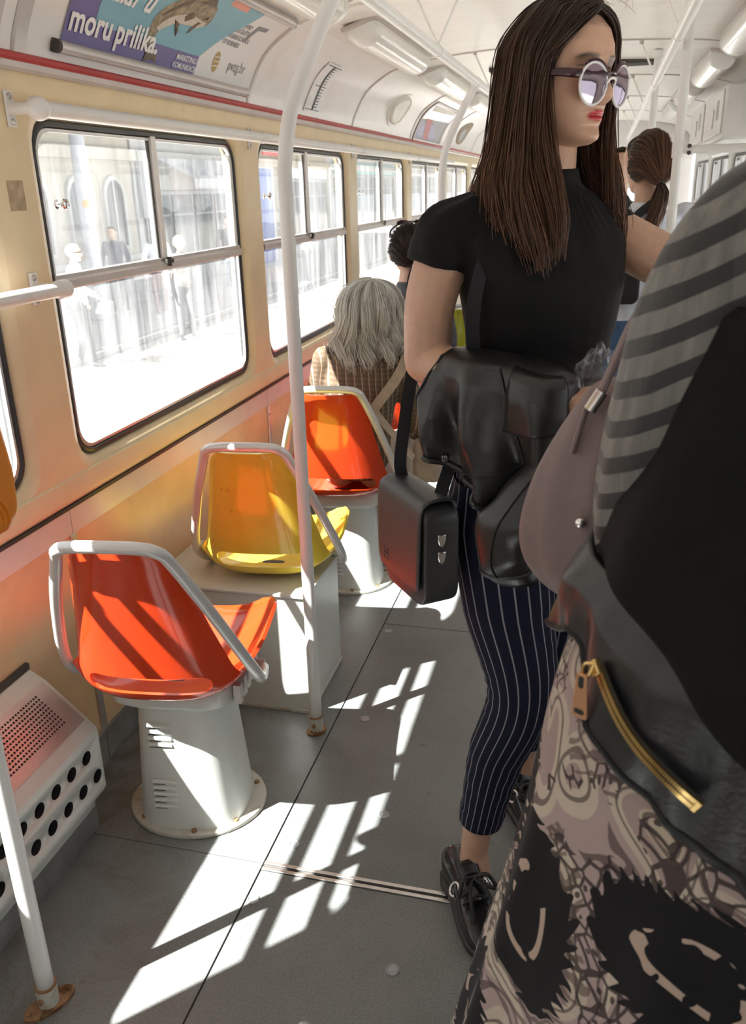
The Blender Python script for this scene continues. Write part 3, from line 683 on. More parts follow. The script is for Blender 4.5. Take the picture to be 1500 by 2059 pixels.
# notice board with a red round percent sign
t = thing('street_board', (-8.4, 11.4, GZ+.1), 'white notice board with a red round discount badge by the pavement', 'board')
b = MB(); b.box(-.04, .04, -.55, .55, .5, 2.5); b.build('panel', 'sign_white', t, bevel=.01)
for y in (-.5, .5):
    b = MB(); b.box(-.03, .03, y-.03, y+.03, 0, .5); b.build('leg', 'frame_grey', t)
b = MB(); b.cyl((.04, .25, 1.15), (.046, .25, 1.15), .24, n=24); bd = b.build('badge', 'sign_red', t)
put_text('lettering', '%', .26, lambda a, q: (.048, .13+a, 1.06+q), 'sign_white', bd, .01)
# ================================================================== PEOPLE TOOLKIT
def V3(*a): return np.array(a, float)
def unit(v): v = np.array(v, float); return v/(np.linalg.norm(v)+1e-12)
def frame(facing):
    f = unit((facing[0], facing[1], 0)); return np.array((f[1], -f[0], 0)), f, np.array((0, 0, 1.))   # right, forward, up
def bake(ob, name, mats, parent, voxel=None, smooth=3, keep=True, angle=180):
    """voxel-fuse overlapping volumes into one continuous skin"""
    if voxel:
        r = ob.modifiers.new('r', 'REMESH'); r.mode = 'VOXEL'; r.voxel_size = voxel; r.use_smooth_shade = True
        if smooth:
            s = ob.modifiers.new('s', 'SMOOTH'); s.factor = .5; s.iterations = smooth
    bpy.context.view_layer.update()
    me = bpy.data.meshes.new_from_object(ob.evaluated_get(bpy.context.evaluated_depsgraph_get()))
    bpy.data.objects.remove(ob); me.name = name; me.materials.clear()
    for m in (mats if isinstance(mats, (list, tuple)) else [mats]): me.materials.append(MT[m] if isinstance(m, str) else m)
    me.shade_smooth()
    o = bpy.data.objects.new(name, me); COL.objects.link(o)
    if parent is not None: o.parent = parent
    return o
def limb(mb, pts, rad, n=14, smooth=24, flat=1.0, up=None):
    return mb.tube(pts, rad, n, smooth=smooth, round_end=True, flat=flat, up=up)
def torso(mb, sections, n=32, smooth=30):
    """sections: (centre, right vec, half width, forward vec, front depth, back depth, squareness)"""
    C = catmull([s[0] for s in sections], smooth); t = np.linspace(0, len(sections)-1, smooth); k = np.arange(len(sections))
    g = lambda i: np.array([np.interp(t, k, [s[i][j] for s in sections]) for j in range(3)]).T
    sc = lambda i: np.interp(t, k, [s[i] for s in sections])
    Rv, Fv = g(1), g(3); W, D1, D2, E = sc(2), sc(4), sc(5), sc(6); A = np.linspace(0, 2*PI, n, endpoint=False); R = []
    for i in range(smooth):
        c, s_ = np.cos(A), np.sin(A); e = 2/E[i]
        x = W[i]*np.sign(c)*np.abs(c)**e; y = np.where(s_ > 0, D1[i], D2[i])*np.sign(s_)*np.abs(s_)**e
        R.append(C[i]+x[:, None]*Rv[i]+y[:, None]*Fv[i])
    R = [C[0]+(R[0]-C[0])*.5]+R+[C[-1]+(R[-1]-C[-1])*.5]
    return mb.rings(R)
def hand(mb, wrist, d, pn, size=1.0, curl=.5, thumb=1):
    """palm and five fingers; d = direction wrist->fingers, pn = palm normal, thumb = side (+1/-1 along pn x d)"""
    d = unit(d); pn = unit(np.array(pn, float)-d*np.dot(pn, d)); s = np.cross(pn, d)*thumb; w = np.array(wrist, float); L = size
    P = [w+d*L*t for t in (-.01, .03, .065, .085)]
    mb.tube(P, [.024*L, .036*L, .040*L, .034*L], 14, smooth=10, round_end=True, flat=.42, up=pn)
    for k, (off, ln, r) in enumerate(((.030, .070, .0082), (.010, .078, .0085), (-.011, .072, .0080), (-.030, .057, .0070))):
        b = w+d*.082*L+s*off*L; a = 0; q = [b-d*.02*L, b]; p = b
        for seg in (.45, .32, .23):
            a += curl*1.1; dd = d*math.cos(a)+pn*math.sin(a)+s*off*1.2*(1-curl); p = p+unit(dd)*seg*ln*L; q.append(p)
        mb.tube(q, [r*L*1.05, r*L*1.05, r*L, r*L*.92, r*L*.75], 10, smooth=14, round_end=True)
    b = w+d*.022*L+s*.026*L; q = [b, b+(d*.5+s*.75+pn*.25)*.032*L, b+(d*.9+s*.85+pn*.4)*.052*L, b+(d*1.3+s*.75+pn*.62)*.068*L]
    mb.tube(q, [.012*L, .0115*L, .0098*L, .0075*L], 10, smooth=12, round_end=True)

HZ = [-.5, -.485, -.455, -.42, -.36, -.28, -.2, -.1, 0, .1, .2, .3, .38, .44, .48, .5]
HF = [.20, .315, .365, .372, .355, .362, .372, .378, .385, .402, .398, .365, .30, .205, .11, .02]
HB = [-.02, -.03, -.05, -.08, -.13, -.20, -.28, -.37, -.42, -.435, -.42, -.375, -.30, -.21, -.11, -.02]
HW = [.075, .125, .165, .205, .25, .293, .326, .350, .362, .365, .358, .325, .27, .19, .10, .02]
def head_grid(c, f, up, size, nu=120, nv=110, ears=True, lips=(.50, .05, .06), skin=(.70, .45, .33), brow=(.07, .04, .03), female=True):
    """returns verts, faces, colours of a human head with features; c = centre, f = facing, up"""
    f = unit((f[0], f[1], f[2] if len(f) > 2 else 0)); up = unit(np.array(up)-f*np.dot(up, f)); r = np.cross(f, up)
    zs = np.interp(np.linspace(0, 1, nv), [0, .12, .8, 1], [-.5, -.46, .36, .5]); A = np.linspace(0, 2*PI, nu, endpoint=False)
    A = A-.45*np.sin(2*(A-PI/2))*0  # even
    Z, TH = np.meshgrid(zs, A, indexing='ij')
    sm = lambda arr: np.interp(Z, HZ, arr)
    Wd, Fd, Bd = sm(HW), sm(HF), sm(HB)
    cs, sn = np.cos(TH), np.sin(TH)
    ef = np.interp(Z, [-.5, -.35, 0, .3, .5], [2.1, 2.2, 2.5, 2.4, 2.0])
    X = Wd*np.sign(cs)*np.abs(cs)**(2/ef)*.98
    Yf = np.where(sn > 0, Fd, -Bd)*np.sign(sn)*np.abs(sn)**(2/np.where(sn > 0, ef, 2.1))
    Y = Yf.copy(); front = np.clip((sn-.05)/.4, 0, 1)
    G = lambda x, z, sx, sz: np.exp(-((X-x)/sx)**2-((Z-z)/sz)**2)
    AX = np.abs(X); GS = lambda x, z, sx, sz: np.exp(-((AX-x)/sx)**2-((Z-z)/sz)**2)
    D = np.zeros_like(X)
    # nose ridge, tip, wings
    nz = np.interp(Z, [-.235, -.205, -.165, -.125, -.05, .03, .08, .14], [0, .045, .118, .115, .075, .040, .018, 0])
    nw = np.interp(Z, [-.22, -.165, -.1, .02, .1], [.085, .078, .058, .045, .06])
    D += nz*np.exp(-(X/nw)**2)
    D += .030*GS(.072, -.178, .032, .030)
    D -= .012*GS(.034, -.212, .02, .014)
    # eye sockets, lids, brow ridge, cheek bones
    D -= .052*GS(.155, .035, .085, .052); D += .034*GS(.160, .028, .055, .034)
    D += .014*GS(.15, .105, .11, .03)
    D += .020*GS(.22, -.08, .10, .09)
    # mouth
    D += .022*G(0, -.29, .13, .075)
    D += .018*G(0, -.262, .085, .018)+.022*G(0, -.312, .075, .020); D -= .020*G(0, -.287, .105, .0085)
    D -= .008*G(0, -.232, .012, .02); D -= .014*G(0, -.352, .10, .022); D += .020*G(0, -.43, .085, .045)
    Y = Y+D*front
    col = np.empty(Z.shape+(3,)); col[:] = skin
    def paint(m, cc): 
        m = np.clip(m, 0, 1)[..., None]*front[..., None]; col[:] = col*(1-m)+np.array(cc)*m
    if female: paint(.45*GS(.22, -.10, .10, .08), (skin[0]*1.0, skin[1]*.72, skin[2]*.68))
    lipw = .092
    up_edge = -.256+.008*np.exp(-((AX-.03)/.02)**2)-.30*np.clip(AX-.02, 0, 1)**1.25
    lo_edge = -.326+.36*np.clip(AX-.02, 0, 1)**1.3+0*AX
    inside = (1/(1+np.exp(-(up_edge-Z)*420)))*(1/(1+np.exp(-(Z-lo_edge)*420)))*(1/(1+np.exp(-(lipw-AX)*300)))
    paint(inside, lips); paint(inside*np.exp(-((Z+.288)/.004)**2)*.8, (lips[0]*.3, lips[1]*.3, lips[2]*.3))
    paint(.9*np.exp(-((Z-(.092+.10*AX-.35*np.clip(AX-.17, 0, 1)))/.014)**2)*(1/(1+np.exp(-(AX-.065)*150)))*(1/(1+np.exp(-(.245-AX)*120))), brow)
    paint(.9*np.exp(-((Z-(.040-.9*(AX-.16)**2))/.007)**2)*np.exp(-((AX-.16)/.06)**6), (.03, .02, .02))
    paint(.8*GS(.034, -.214, .018, .008), (skin[0]*.3, skin[1]*.25, skin[2]*.25))
    P = c+size*(X[..., None]*r+Y[..., None]*f+Z[..., None]*up)
    V = P.reshape(-1, 3); C = col.reshape(-1, 3); F = []
    for i in range(nv-1):
        for j in range(nu):
            j2 = (j+1) % nu; F.append((i*nu+j, i*nu+j2, (i+1)*nu+j2, (i+1)*nu+j))
    F.append(tuple(range(nu-1, -1, -1))); F.append(tuple((nv-1)*nu+j for j in range(nu)))
    if ears:
        for sx in (-1, 1):
            n0 = len(V); nn = 20; E = []; 
            for a in np.linspace(0, 2*PI, nn, endpoint=False):
                ez = -.02+.155*math.sin(a)*(1 if math.sin(a) > 0 else .95); ey = -.06+.075*math.cos(a)*(1.05 if math.sin(a) > 0 else .75)
                for (k, dx) in ((1.0, .0), (1.05, .05), (.85, .075), (.6, .045), (.2, .03)):
                    E.append(((sx*(.345+dx)), -.06+(ey+.06)*k-dx*.6, -.02+(ez+.02)*k))
            E = np.array(E); V = np.vstack([V, c+size*(E[:, :1]*r+E[:, 1:2]*f+E[:, 2:]*up)]); C = np.vstack([C, np.tile(np.array(skin)*(1, .92, .9), (len(E), 1))])
            for a in range(nn):
                for k in range(4): F.append((n0+a*5+k, n0+((a+1) % nn)*5+k, n0+((a+1) % nn)*5+k+1, n0+a*5+k+1))
                
    return V, F, C
def skin_material(name, rough=.42):
    m, nt, p = new_mat(name)
    a = nt.nodes.new('ShaderNodeAttribute'); a.attribute_name = 'tone'
    v = coord(nt); n = ramp(nt, noise(nt, v, 60, 4), ((.3, (.93, .92, .92)), (.7, (1.05, 1.04, 1.03))))
    c = mixc(nt, 1.0, a.outputs['Color'], n, 'MULTIPLY'); nt.links.new(c, p.inputs['Base Color'])
    p.inputs['Roughness'].default_value = rough; p.inputs['Subsurface Weight'].default_value = .12
    p.inputs['Subsurface Radius'].default_value = (.012, .005, .003); p.inputs['Subsurface Scale'].default_value = 1.0
    bump(nt, p, noise(nt, v, 900, 2), .06, .001); return m
MT['skin'] = skin_material('skin')
def set_tone(me, cols):
    a = me.color_attributes.new('tone', 'FLOAT_COLOR', 'POINT'); C = np.ones((len(me.vertices), 4), np.float32); C[:, :3] = cols; a.data.foreach_set('color', C.ravel())
def body_mesh(name, mb, headV, parent, voxel=.006, skin=(.70, .45, .33), smooth=4):
    """fused body with the head grid joined in, one mesh, tone attribute per vertex"""
    o = mb.build('tmp', 'skin', None, angle=180); o = bake(o, 'tmp2', 'skin', None, voxel, smooth)
    me0 = o.data; n0 = len(me0.vertices); V0 = np.zeros(n0*3); me0.vertices.foreach_get('co', V0); V0 = V0.reshape(-1, 3)
    F0 = [tuple(p.vertices) for p in me0.polygons]; bpy.data.objects.remove(o)
    hv, hf, hc = headV
    me = bpy.data.meshes.new(name); me.from_pydata(np.vstack([V0, hv]).tolist(), [], F0+[tuple(i+n0 for i in f) for f in hf])
    bm = bmesh.new(); bm.from_mesh(me); bmesh.ops.recalc_face_normals(bm, faces=bm.faces); bm.to_mesh(me); bm.free()
    me.materials.append(MT['skin']); me.shade_smooth(); set_tone(me, np.vstack([np.tile(skin, (n0, 1)), hc]))
    ob = bpy.data.objects.new(name, me); COL.objects.link(ob); ob.parent = parent; return ob
def strands(name, guides, count, mat, parent, width=.0012, jitter=.006, segs=16, clump=6, seed=1, taper=.45, ends=.10, wave=.0, wrap=False, curl_f=9):
    """hair: strands interpolated between neighbouring guide polylines, joined into one hair mesh"""
    rs = np.random.RandomState(seed); Gd = np.array([catmull(g, segs) for g in guides]); ng = len(Gd)
    u = rs.uniform(0, ng-(0 if wrap else 1)-1e-6, count); i = u.astype(int); t = (u-i)[:, None, None]
    A = Gd[i]; B = Gd[(i+1) % ng]; P = A*(1-t)+B*t
    s = np.linspace(0, 1, segs)[None, :, None]
    cl = np.floor(u*clump/1.0); crs = np.random.RandomState(seed+9); nC = int(ng*clump)+2
    cj = crs.normal(0, 1, (nC, 3))[cl.astype(int)][:, None, :]*jitter*1.1
    ij = rs.normal(0, 1, (count, 1, 3))*jitter*.75
    P = P+(cj+ij)*(.25+.95*s)*(1-.3*np.clip((s-.85)/.15, 0, 1))
    ph = crs.uniform(0, 6.28, nC)[cl.astype(int)][:, None]+rs.normal(0, .35, (count, 1))
    if wave:
        S = np.linspace(0, 1, segs)[None, :]; amp = wave*np.clip((S-.2)/.5, 0, 1)
        P[:, :, 0] += amp*np.sin(S*curl_f+ph); P[:, :, 1] += amp*np.cos(S*curl_f*1.1+ph*1.3)
    cut = 1-rs.beta(1, 6, count)*ends*4   # uneven ends
    cut = np.clip(cut, .6, 1)
    idx = np.linspace(0, 1, segs)[None, :]*cut[:, None]*(segs-1); lo = np.minimum(idx.astype(int), segs-2); fr = (idx-lo)[..., None]
    ar = np.arange(count)[:, None]; P = P[ar, lo]*(1-fr)+P[ar, lo+1]*fr
    T = np.gradient(P, axis=1); T /= np.linalg.norm(T, axis=2, keepdims=True)+1e-9
    ref = rs.normal(0, 1, (count, 1, 3)); a = ref-T*np.sum(ref*T, 2, keepdims=True); a /= np.linalg.norm(a, axis=2, keepdims=True)+1e-9; b = np.cross(T, a)
    wv = width*(1-(1-taper)*np.linspace(0, 1, segs)**3)[None, :, None]*rs.uniform(.7, 1.3, (count, 1, 1))
    ring = np.stack([P+wv*(math.cos(q)*a+math.sin(q)*b) for q in (0, 2.094, 4.189)], 2)   # count, segs, 3, 3
    Vt = ring.reshape(-1, 3); base = (np.arange(count)*segs*3)[:, None, None]+np.arange(segs-1)[None, :, None]*3; F = []
    for k in range(3):
        k2 = (k+1) % 3; F.append(np.concatenate([base+k, base+k2, base+k2+3, base+k+3], 2))
    F = np.stack(F, 2).reshape(-1, 4)
    me = bpy.data.meshes.new(name); nv, nf = len(Vt), len(F)
    me.vertices.add(nv); me.vertices.foreach_set('co', Vt.astype(np.float32).ravel()); me.loops.add(nf*4); me.loops.foreach_set('vertex_index', F.astype(np.int32).ravel())
    me.polygons.add(nf); me.polygons.foreach_set('loop_start', np.arange(0, nf*4, 4, dtype=np.int32)); me.update(); me.validate(); me.shade_smooth()
    me.materials.append(MT[mat] if isinstance(mat, str) else mat)
    tone = np.repeat(np.clip(rs.normal(.5, .22, count)*.6+crs.uniform(0, 1, nC)[cl.astype(int)]*.4, 0, 1), segs*3); tip = np.tile(np.repeat(np.linspace(0, 1, segs), 3), count)
    a_ = me.color_attributes.new('strand', 'FLOAT_COLOR', 'POINT'); C = np.ones((nv, 4), np.float32); C[:, 0] = tone; C[:, 1] = tip; a_.data.foreach_set('color', C.ravel())
    o = bpy.data.objects.new(name, me); COL.objects.link(o)
    if parent is not None: o.parent = parent
    return o
def hair_material(name, root, mid, tip, rough=.34, spec=.5):
    m, nt, p = new_mat(name)
    a = nt.nodes.new('ShaderNodeAttribute'); a.attribute_name = 'strand'; sp = nt.nodes.new('ShaderNodeSeparateColor'); nt.links.new(a.outputs['Color'], sp.inputs[0])
    c1 = ramp(nt, sp.outputs[0], ((0, [x*.55 for x in root]), (.5, root), (1, [min(1, x*1.7) for x in root])))
    c2 = ramp(nt, sp.outputs[0], ((0, [x*.6 for x in mid]), (.6, mid), (1, tip)))
    t = ramp(nt, sp.outputs[1], ((.15, (0, 0, 0)), (.85, (1, 1, 1))))
    nt.links.new(mixc(nt, t, c1, c2), p.inputs['Base Color']); p.inputs['Roughness'].default_value = rough; p.inputs['Specular IOR Level'].default_value = spec
    p.inputs['Anisotropic'].default_value = .6
    return m
def shoe(name, parent, heel, d, L, mat, width=.075, h=.075, sole='rubber'):
    """low shoe: heel point on the ground, direction d"""
    d = unit((d[0], d[1], 0)); s = np.array((d[1], -d[0], 0)); h0 = np.array(heel, float); t = np.linspace(0, 1, 22)
    wprof = np.interp(t, [0, .04, .15, .35, .6, .8, .93, 1], [.30, .62, .82, .74, .96, 1.0, .72, .22])*width/2
    hp = np.interp(t, [0, .05, .25, .42, .6, .8, .95, 1], [.78, .98, 1.0, .86, .60, .44, .30, .16])*h
    A = np.linspace(0, 2*PI, 20, endpoint=False); R = []
    for i, q in enumerate(t):
        R.append([h0+d*L*q+s*(wprof[i]*math.copysign(abs(math.cos(a))**.8, math.cos(a)))+np.array((0, 0, .012+hp[i]*(.5+.5*math.copysign(abs(math.sin(a))**.75, math.sin(a))))) for a in A])
    b = MB(); b.rings(R); up = b.build(name, mat, parent, angle=70)
    b = MB(); R = []
    for z, k in ((0, .96), (.004, 1.06), (.018, 1.08), (.020, 1.0)):
        ring = [h0+d*L*q+s*wprof[i]*k*1.02+np.array((0, 0, z+.010*(q < .28)*0)) for i, q in enumerate(t)]+[h0+d*L*q-s*wprof[i]*k*1.02+np.array((0, 0, z)) for i, q in list(enumerate(t))[::-1]]
        R.append(ring)
    b.rings(R); b.build('sole', sole, up, angle=50); return up
def cloth_mat(name, col, rough=.85, var=.12, vscale=30, bmp=.25, bscale=500, sheen=.15):
    m = M(name, col, rough, var=var, vscale=vscale, bmp=bmp, bscale=bscale); p = m.node_tree.nodes['Principled BSDF']
    p.inputs['Sheen Weight'].default_value = sheen; p.inputs['Specular IOR Level'].default_value = .25; return m

def simple_person(root, J, size_head, facing, clothes, skin=(.70, .46, .35), hair=None, voxel=.012, head_up=(0, 0, 1), head_face=None, seated=False):
    """root Empty, J = joints in world space; builds body (skin) + jacket + trousers + shoes + hair as children"""
    o = np.array(root.location); J = {k: np.array(v, float)-o for k, v in J.items()}
    r, f, u = frame(facing); mb = MB()
    pel, che, nec, hed = J['pelvis'], J['chest'], J['neck'], J['head']; sw = np.linalg.norm(J['shR']-J['shL'])/2; hw = sw*.86; k = sw/.19
    secs = [(pel-u*.06*k, r, hw*.80, f, .09*k, .11*k, 2.4), (pel+u*.04, r, hw*.92, f, .10*k, .11*k, 2.4), ((pel+che)/2, r, sw*.74, f, .095*k, .085*k, 2.3), (che, r, sw*.88, f, .115*k, .105*k, 2.5), ((che+nec)/2+u*.02, r, sw*.90, f, .085*k, .10*k, 2.3), (nec-u*.03, r, sw*.46, f, .06*k, .07*k, 2)]
    def core(mb, e=0.0):
        torso(mb, [(c, rv, w+e, fv, a+e, b_+e, sq) for c, rv, w, fv, a, b_, sq in secs])
    def arms(mb, e=0.0, full=True, cut=1.0):
        for s in 'RL':
            sh, el, wr = J['sh'+s], J['el'+s], J['wr'+s]
            if full: limb(mb, [sh, el, el+(wr-el)*cut], [(.050+e)*k, (.042+e)*k, (.030+e)*k], smooth=18)
            else: limb(mb, [sh, sh+(el-sh)*.6], [(.054+e)*k, (.050+e)*k], smooth=8)
    def legs(mb, e=0.0, cut=1.0):
        for s in 'RL':
            hp, kn, an = J['hip'+s], J['kn'+s], J['an'+s]
            limb(mb, [hp, (hp+kn)/2, kn, (kn+an)*.5, kn+(an-kn)*cut], [(.080+e)*k, (.074+e)*k, (.055+e)*k, (.053+e)*k, (.038+e)*k], smooth=26)
    core(mb); arms(mb); legs(mb); limb(mb, [nec-u*.05, nec+u*.02, hed-u*size_head*.30], [.062*k, .050*k, .050*k], smooth=10)
    for s in 'RL': hand(mb, J['wr'+s], J['wr'+s]-J['el'+s], (-r if s == 'R' else r)+.3*f, .95*k, .55, 1 if s == 'R' else -1)
    hv = head_grid(hed, head_face if head_face is not None else facing, head_up, size_head, 64, 60, True, skin=skin, lips=(skin[0]*.85, skin[1]*.6, skin[2]*.6))
    body_mesh('body', mb, hv, root, voxel, skin)
    for nm, kind, mat in clothes:
        g = MB()
        if kind in ('jacket', 'shirt'): g.tube([nec-u*.07, nec-u*.02, nec+u*.004], [.085*k, .070*k, .058*k], 20, smooth=8)
        if kind == 'jacket': core(g, .016); arms(g, .014, True, .93)
        elif kind == 'shirt': core(g, .010); arms(g, .012, False)
        elif kind == 'trousers':
            torso(g, [(pel-u*.05*k, r, hw*.86, f, .10*k, .125*k, 2.4), (pel+u*.03, r, hw*1.0, f, .115*k, .125*k, 2.4), (pel+u*.09, r, hw*.92, f, .11*k, .105*k, 2.4)], smooth=10); legs(g, .012, .96)
        elif kind == 'skirt':
            kn = (J['knR']+J['knL'])/2; torso(g, [(kn, r, hw*1.15, f, .14*k, .13*k, 2), (pel, r, hw*1.05, f, .12*k, .13*k, 2), (pel+u*.1, r, hw*.85, f, .10*k, .10*k, 2)], smooth=14)
        bake(g.build('tmp', mat, None), nm, mat, root, voxel, 3)
    for s in 'RL':
        an = J['an'+s]; shoe('shoe', root, an-f*.06*k+u*(-an[2]-o[2]*0+(-o[2]+root.location[2])*0) if False else np.array((an[0], an[1], J['ground'][2]))-f*.06*k, f+(r*.12 if s == 'R' else -r*.12), .25*k, 'ink', .085*k, .07*k)
    return J, r, f, u
def hair_cap(root, c, f, up, size, mat, name='hair', back=.06, grow=1.06, low=-.05, length=None, smooth=2):
    """solid under-layer of hair over the skull (keeps the face free)"""
    f = unit(f); up = unit(np.array(up)-f*np.dot(up, f)); r = np.cross(f, up); b = MB(); nu, nv = 48, 26; R = []
    for z in np.linspace(low-.22, .5, nv):
        W_, F_, B_ = (np.interp(z, HZ, a) for a in (HW, HF, HB)); ring = []
        for a in np.linspace(0, 2*PI, nu, endpoint=False):
            cs, sn = math.cos(a), math.sin(a); 
            lim = np.interp(z, [-.3, .05, .18, .30, .38, .5], [-.10, .10, .22, .55, 1, 1])
            y = (F_ if sn > 0 else -B_)*math.copysign(abs(sn)**.87, sn); y = min(y, lim*F_); x = W_*math.copysign(abs(cs)**.83, cs)
            ring.append(c+size*(r*x*grow+f*(y*grow)+up*(z*1.02+.02)))
        R.append(ring)
    b.rings(R); return b.build(name, CAPM.get(mat, mat), root, angle=180)
MT['h_dark'] = hair_material('dark brown hair', (.020, .012, .009), (.030, .016, .011), (.06, .03, .02))
MT['h_grey'] = hair_material('silver grey hair', (.74, .72, .68), (.78, .74, .66), (.88, .84, .76), .5)
MT['h_brown'] = hair_material('long brown hair', (.042, .022, .013), (.13, .058, .030), (.34, .15, .072), .33)
MT['h_white'] = hair_material('white hair', (.7, .68, .64), (.75, .73, .7), (.8, .8, .78), .5)
CAPM = {'h_dark': M('dark scalp', (.020, .012, .009), .75, spec=.2), 'h_grey': M('grey scalp', (.6, .58, .53), .8), 'h_brown': M('brown scalp', (.028, .015, .010), .75, spec=.2), 'h_white': M('white scalp', (.7, .68, .64), .8)}
def outside_person(x, y, face, name_label, top, trousers, hairm, h=1.66, arms=(.12, .05), lean=0, gz=GZ, group=None, trmat='denim_dark', stride=.10, skin=(.70, .46, .35), hands=None):
    t = thing('person', (x, y, gz), name_label, 'person', group)
    r, f, u = frame(face); k = h/1.66; P = lambda a, b_, c: np.array((x, y, gz))+k*(r*a+f*b_+u*c)
    J = dict(ground=P(0, 0, 0), pelvis=P(0, 0, .90), chest=P(0, lean*.22, 1.20), neck=P(0, lean*.36, 1.40), head=P(0, .02+lean*.46, 1.535),
        shR=P(.17, lean*.32, 1.34), shL=P(-.17, lean*.32, 1.34), hipR=P(.085, 0, .86), hipL=P(-.085, 0, .86), knR=P(.09, .03+stride*.4, .47), knL=P(-.09, .03-stride*.3, .47),
        anR=P(.09, stride, .08), anL=P(-.09, -stride, .08))
    hR, hL = hands or ((.24, .10, .82), (-.24, .06, .82))
    for s, hh, sg in (('R', hR, 1), ('L', hL, -1)):
        J['wr'+s] = P(*hh); m_ = (J['sh'+s]+J['wr'+s])/2; d = np.linalg.norm(J['wr'+s]-J['sh'+s]); e = math.sqrt(max(.0, .27**2-(d/2/k)**2))*k
        J['el'+s] = m_-f*e*.8+r*sg*.05
    simple_person(t, J, .225*k, face, [('jacket', 'jacket', top), ('trousers', 'trousers', trmat)], hair=hairm, voxel=.016, skin=skin)
    hair_cap(t, J['head']-np.array(t.location), f, u, .225*k, hairm, grow=1.10)
    return t, J
for nm, c in (('cl_white', (.72, .76, .84)), ('cl_black', (.022, .022, .025)), ('cl_grey', (.11, .11, .12)), ('cl_khaki', (.17, .17, .16)), ('denim_dark', (.045, .05, .075)), ('cl_navy', (.03, .045, .10)), ('jeans', (.06, .13, .25)), ('cl_lightblue', (.55, .64, .80)), ('cl_maroon', (.10, .03, .04)), ('cl_pink', (.6, .35, .38)), ('beige', (.55, .47, .40))): MT[nm] = cloth_mat(nm, c)
t, J = outside_person(-7.0, 10.65, (.9, .35), 'white-haired person in a white jacket, black trousers and glasses outside', 'cl_white', 'cl_black', 'h_white', 1.68, trmat='cl_black', hands=((.16, .26, .98), (-.22, .05, .85)))
o = np.array(t.location); w = J['wrR']-o
bg = thing('handbag', J['wrR']+np.array((.09, .05, -.17)), 'small dark handbag held by the person in the white jacket outside', 'bag')
b = MB(); b.box(-.13, .13, -.05, .05, -.09, .09); b.build('body', 'cl_grey', bg, bevel=.02)
b = MB(); b.tube([(-.08, 0, .085), (-.05, 0, .15), (0, 0, .175), (.05, 0, .15), (.08, 0, .085)], .008, 8, smooth=16); b.build('handle', 'cl_black', bg)
hf = frame((.9, .35)); hd = J['head']-o
b = MB(); b.tube([hd+hf[0]*.085+hf[2]*.01, hd+hf[0]*.055+hf[1]*.095+hf[2]*.01, hd-hf[0]*.055+hf[1]*.095+hf[2]*.01, hd-hf[0]*.085+hf[2]*.01], .008, 8); b.build('glasses', 'ink', t)
outside_person(-6.6, 13.05, (.5, -.85), 'person in a grey jacket and baggy grey trousers on the pavement edge outside', 'cl_khaki', 'cl_grey', 'h_white', 1.66, trmat='cl_grey', stride=.05)
outside_person(-8.3, 15.4, (.55, -.8), 'person in a light shirt bending forward behind the grey-jacketed one outside', 'cl_white', 'cl_maroon', 'h_dark', 1.7, lean=.8, trmat='cl_maroon', stride=.2)
outside_person(-9.3, 15.6, (.1, -1), 'person in dark clothes farther back by the arched windows', 'cl_navy', 'cl_black', 'h_dark', 1.72)
outside_person(-9.2, 17.3, (.8, .5), 'person in a pale blue shirt walking by the shop outside', 'cl_lightblue', 'jeans', 'h_dark', 1.7, trmat='jeans')
outside_person(-8.9, 20.2, (.7, -.7), 'person in a grey shirt by the shop, seen through the second window', 'cl_grey', 'jeans', 'h_dark', 1.74, trmat='jeans')
outside_person(-8.6, 29.5, (.3, -1), 'person in navy walking far along the pavement', 'cl_navy', 'cl_black', 'h_dark', 1.7)
outside_person(-8.2, 44.0, (.3, -1), 'person in pink far down the pavement', 'cl_pink', 'jeans', 'h_dark', 1.7, trmat='jeans')
# ================================================================== STANDING WOMAN WITH SUNGLASSES
def attach(o, root):
    o.parent = root; o.matrix_parent_inverse = Matrix.Translation(-root.location); return o
WR = thing('person', (-.12, 1.50, 0), 'standing woman with long brown hair, black top, round sunglasses and pinstriped trousers', 'person')
F = unit((.514, -.857, 0)); Rt = np.array((F[1], -F[0], 0)); UP = V3(0, 0, 1)
HC = V3(-.082, 1.472, 1.573); HF_ = unit((.84, -.54, -.02)); HS = .2; HR = np.cross(HF_, UP); HR /= np.linalg.norm(HR); HU = np.cross(HR, HF_)
Lh = lambda a, b, c: HC+HS*(a*HR+b*HF_+c*HU)
SKIN = (.64, .40, .285)
mb = MB()
secs = [(V3(-.095, 1.505, .80), Rt, .135, F, .095, .115, 2.3), (V3(-.098, 1.505, .94), Rt, .140, F, .10, .10, 2.3), (V3(-.100, 1.503, 1.08), Rt, .105, F, .09, .078, 2.2), (V3(-.099, 1.493, 1.20), Rt, .118, F, .115, .082, 2.3),
        (V3(-.100, 1.487, 1.265), Rt, .127, F, .120, .088, 2.4), (V3(-.105, 1.482, 1.335), Rt, .142, F, .088, .085, 2.4), (V3(-.10, 1.482, 1.385), Rt, .105, F, .06, .07, 2.2), (V3(-.096, 1.482, 1.415), Rt, .055, F, .048, .052, 2)]
torso(mb, secs)
ELB, WRI = V3(-.280, 1.418, 1.132), V3(-.040, 1.262, 1.118)
limb(mb, [V3(-.235, 1.408, 1.345), V3(-.266, 1.405, 1.25), ELB+V3(.003, 0, .012)], [.046, .043, .039], smooth=18)
limb(mb, [ELB+V3(.004, 0, .01), (ELB+WRI)/2+V3(-.005, -.008, 0), WRI], [.039, .036, .024], smooth=18)
ELL, WRL = V3(.225, 1.50, 1.235), V3(.115, 1.325, 1.12)
limb(mb, [V3(.000, 1.575, 1.345), V3(.11, 1.54, 1.290), ELL], [.045, .044, .039], smooth=18)
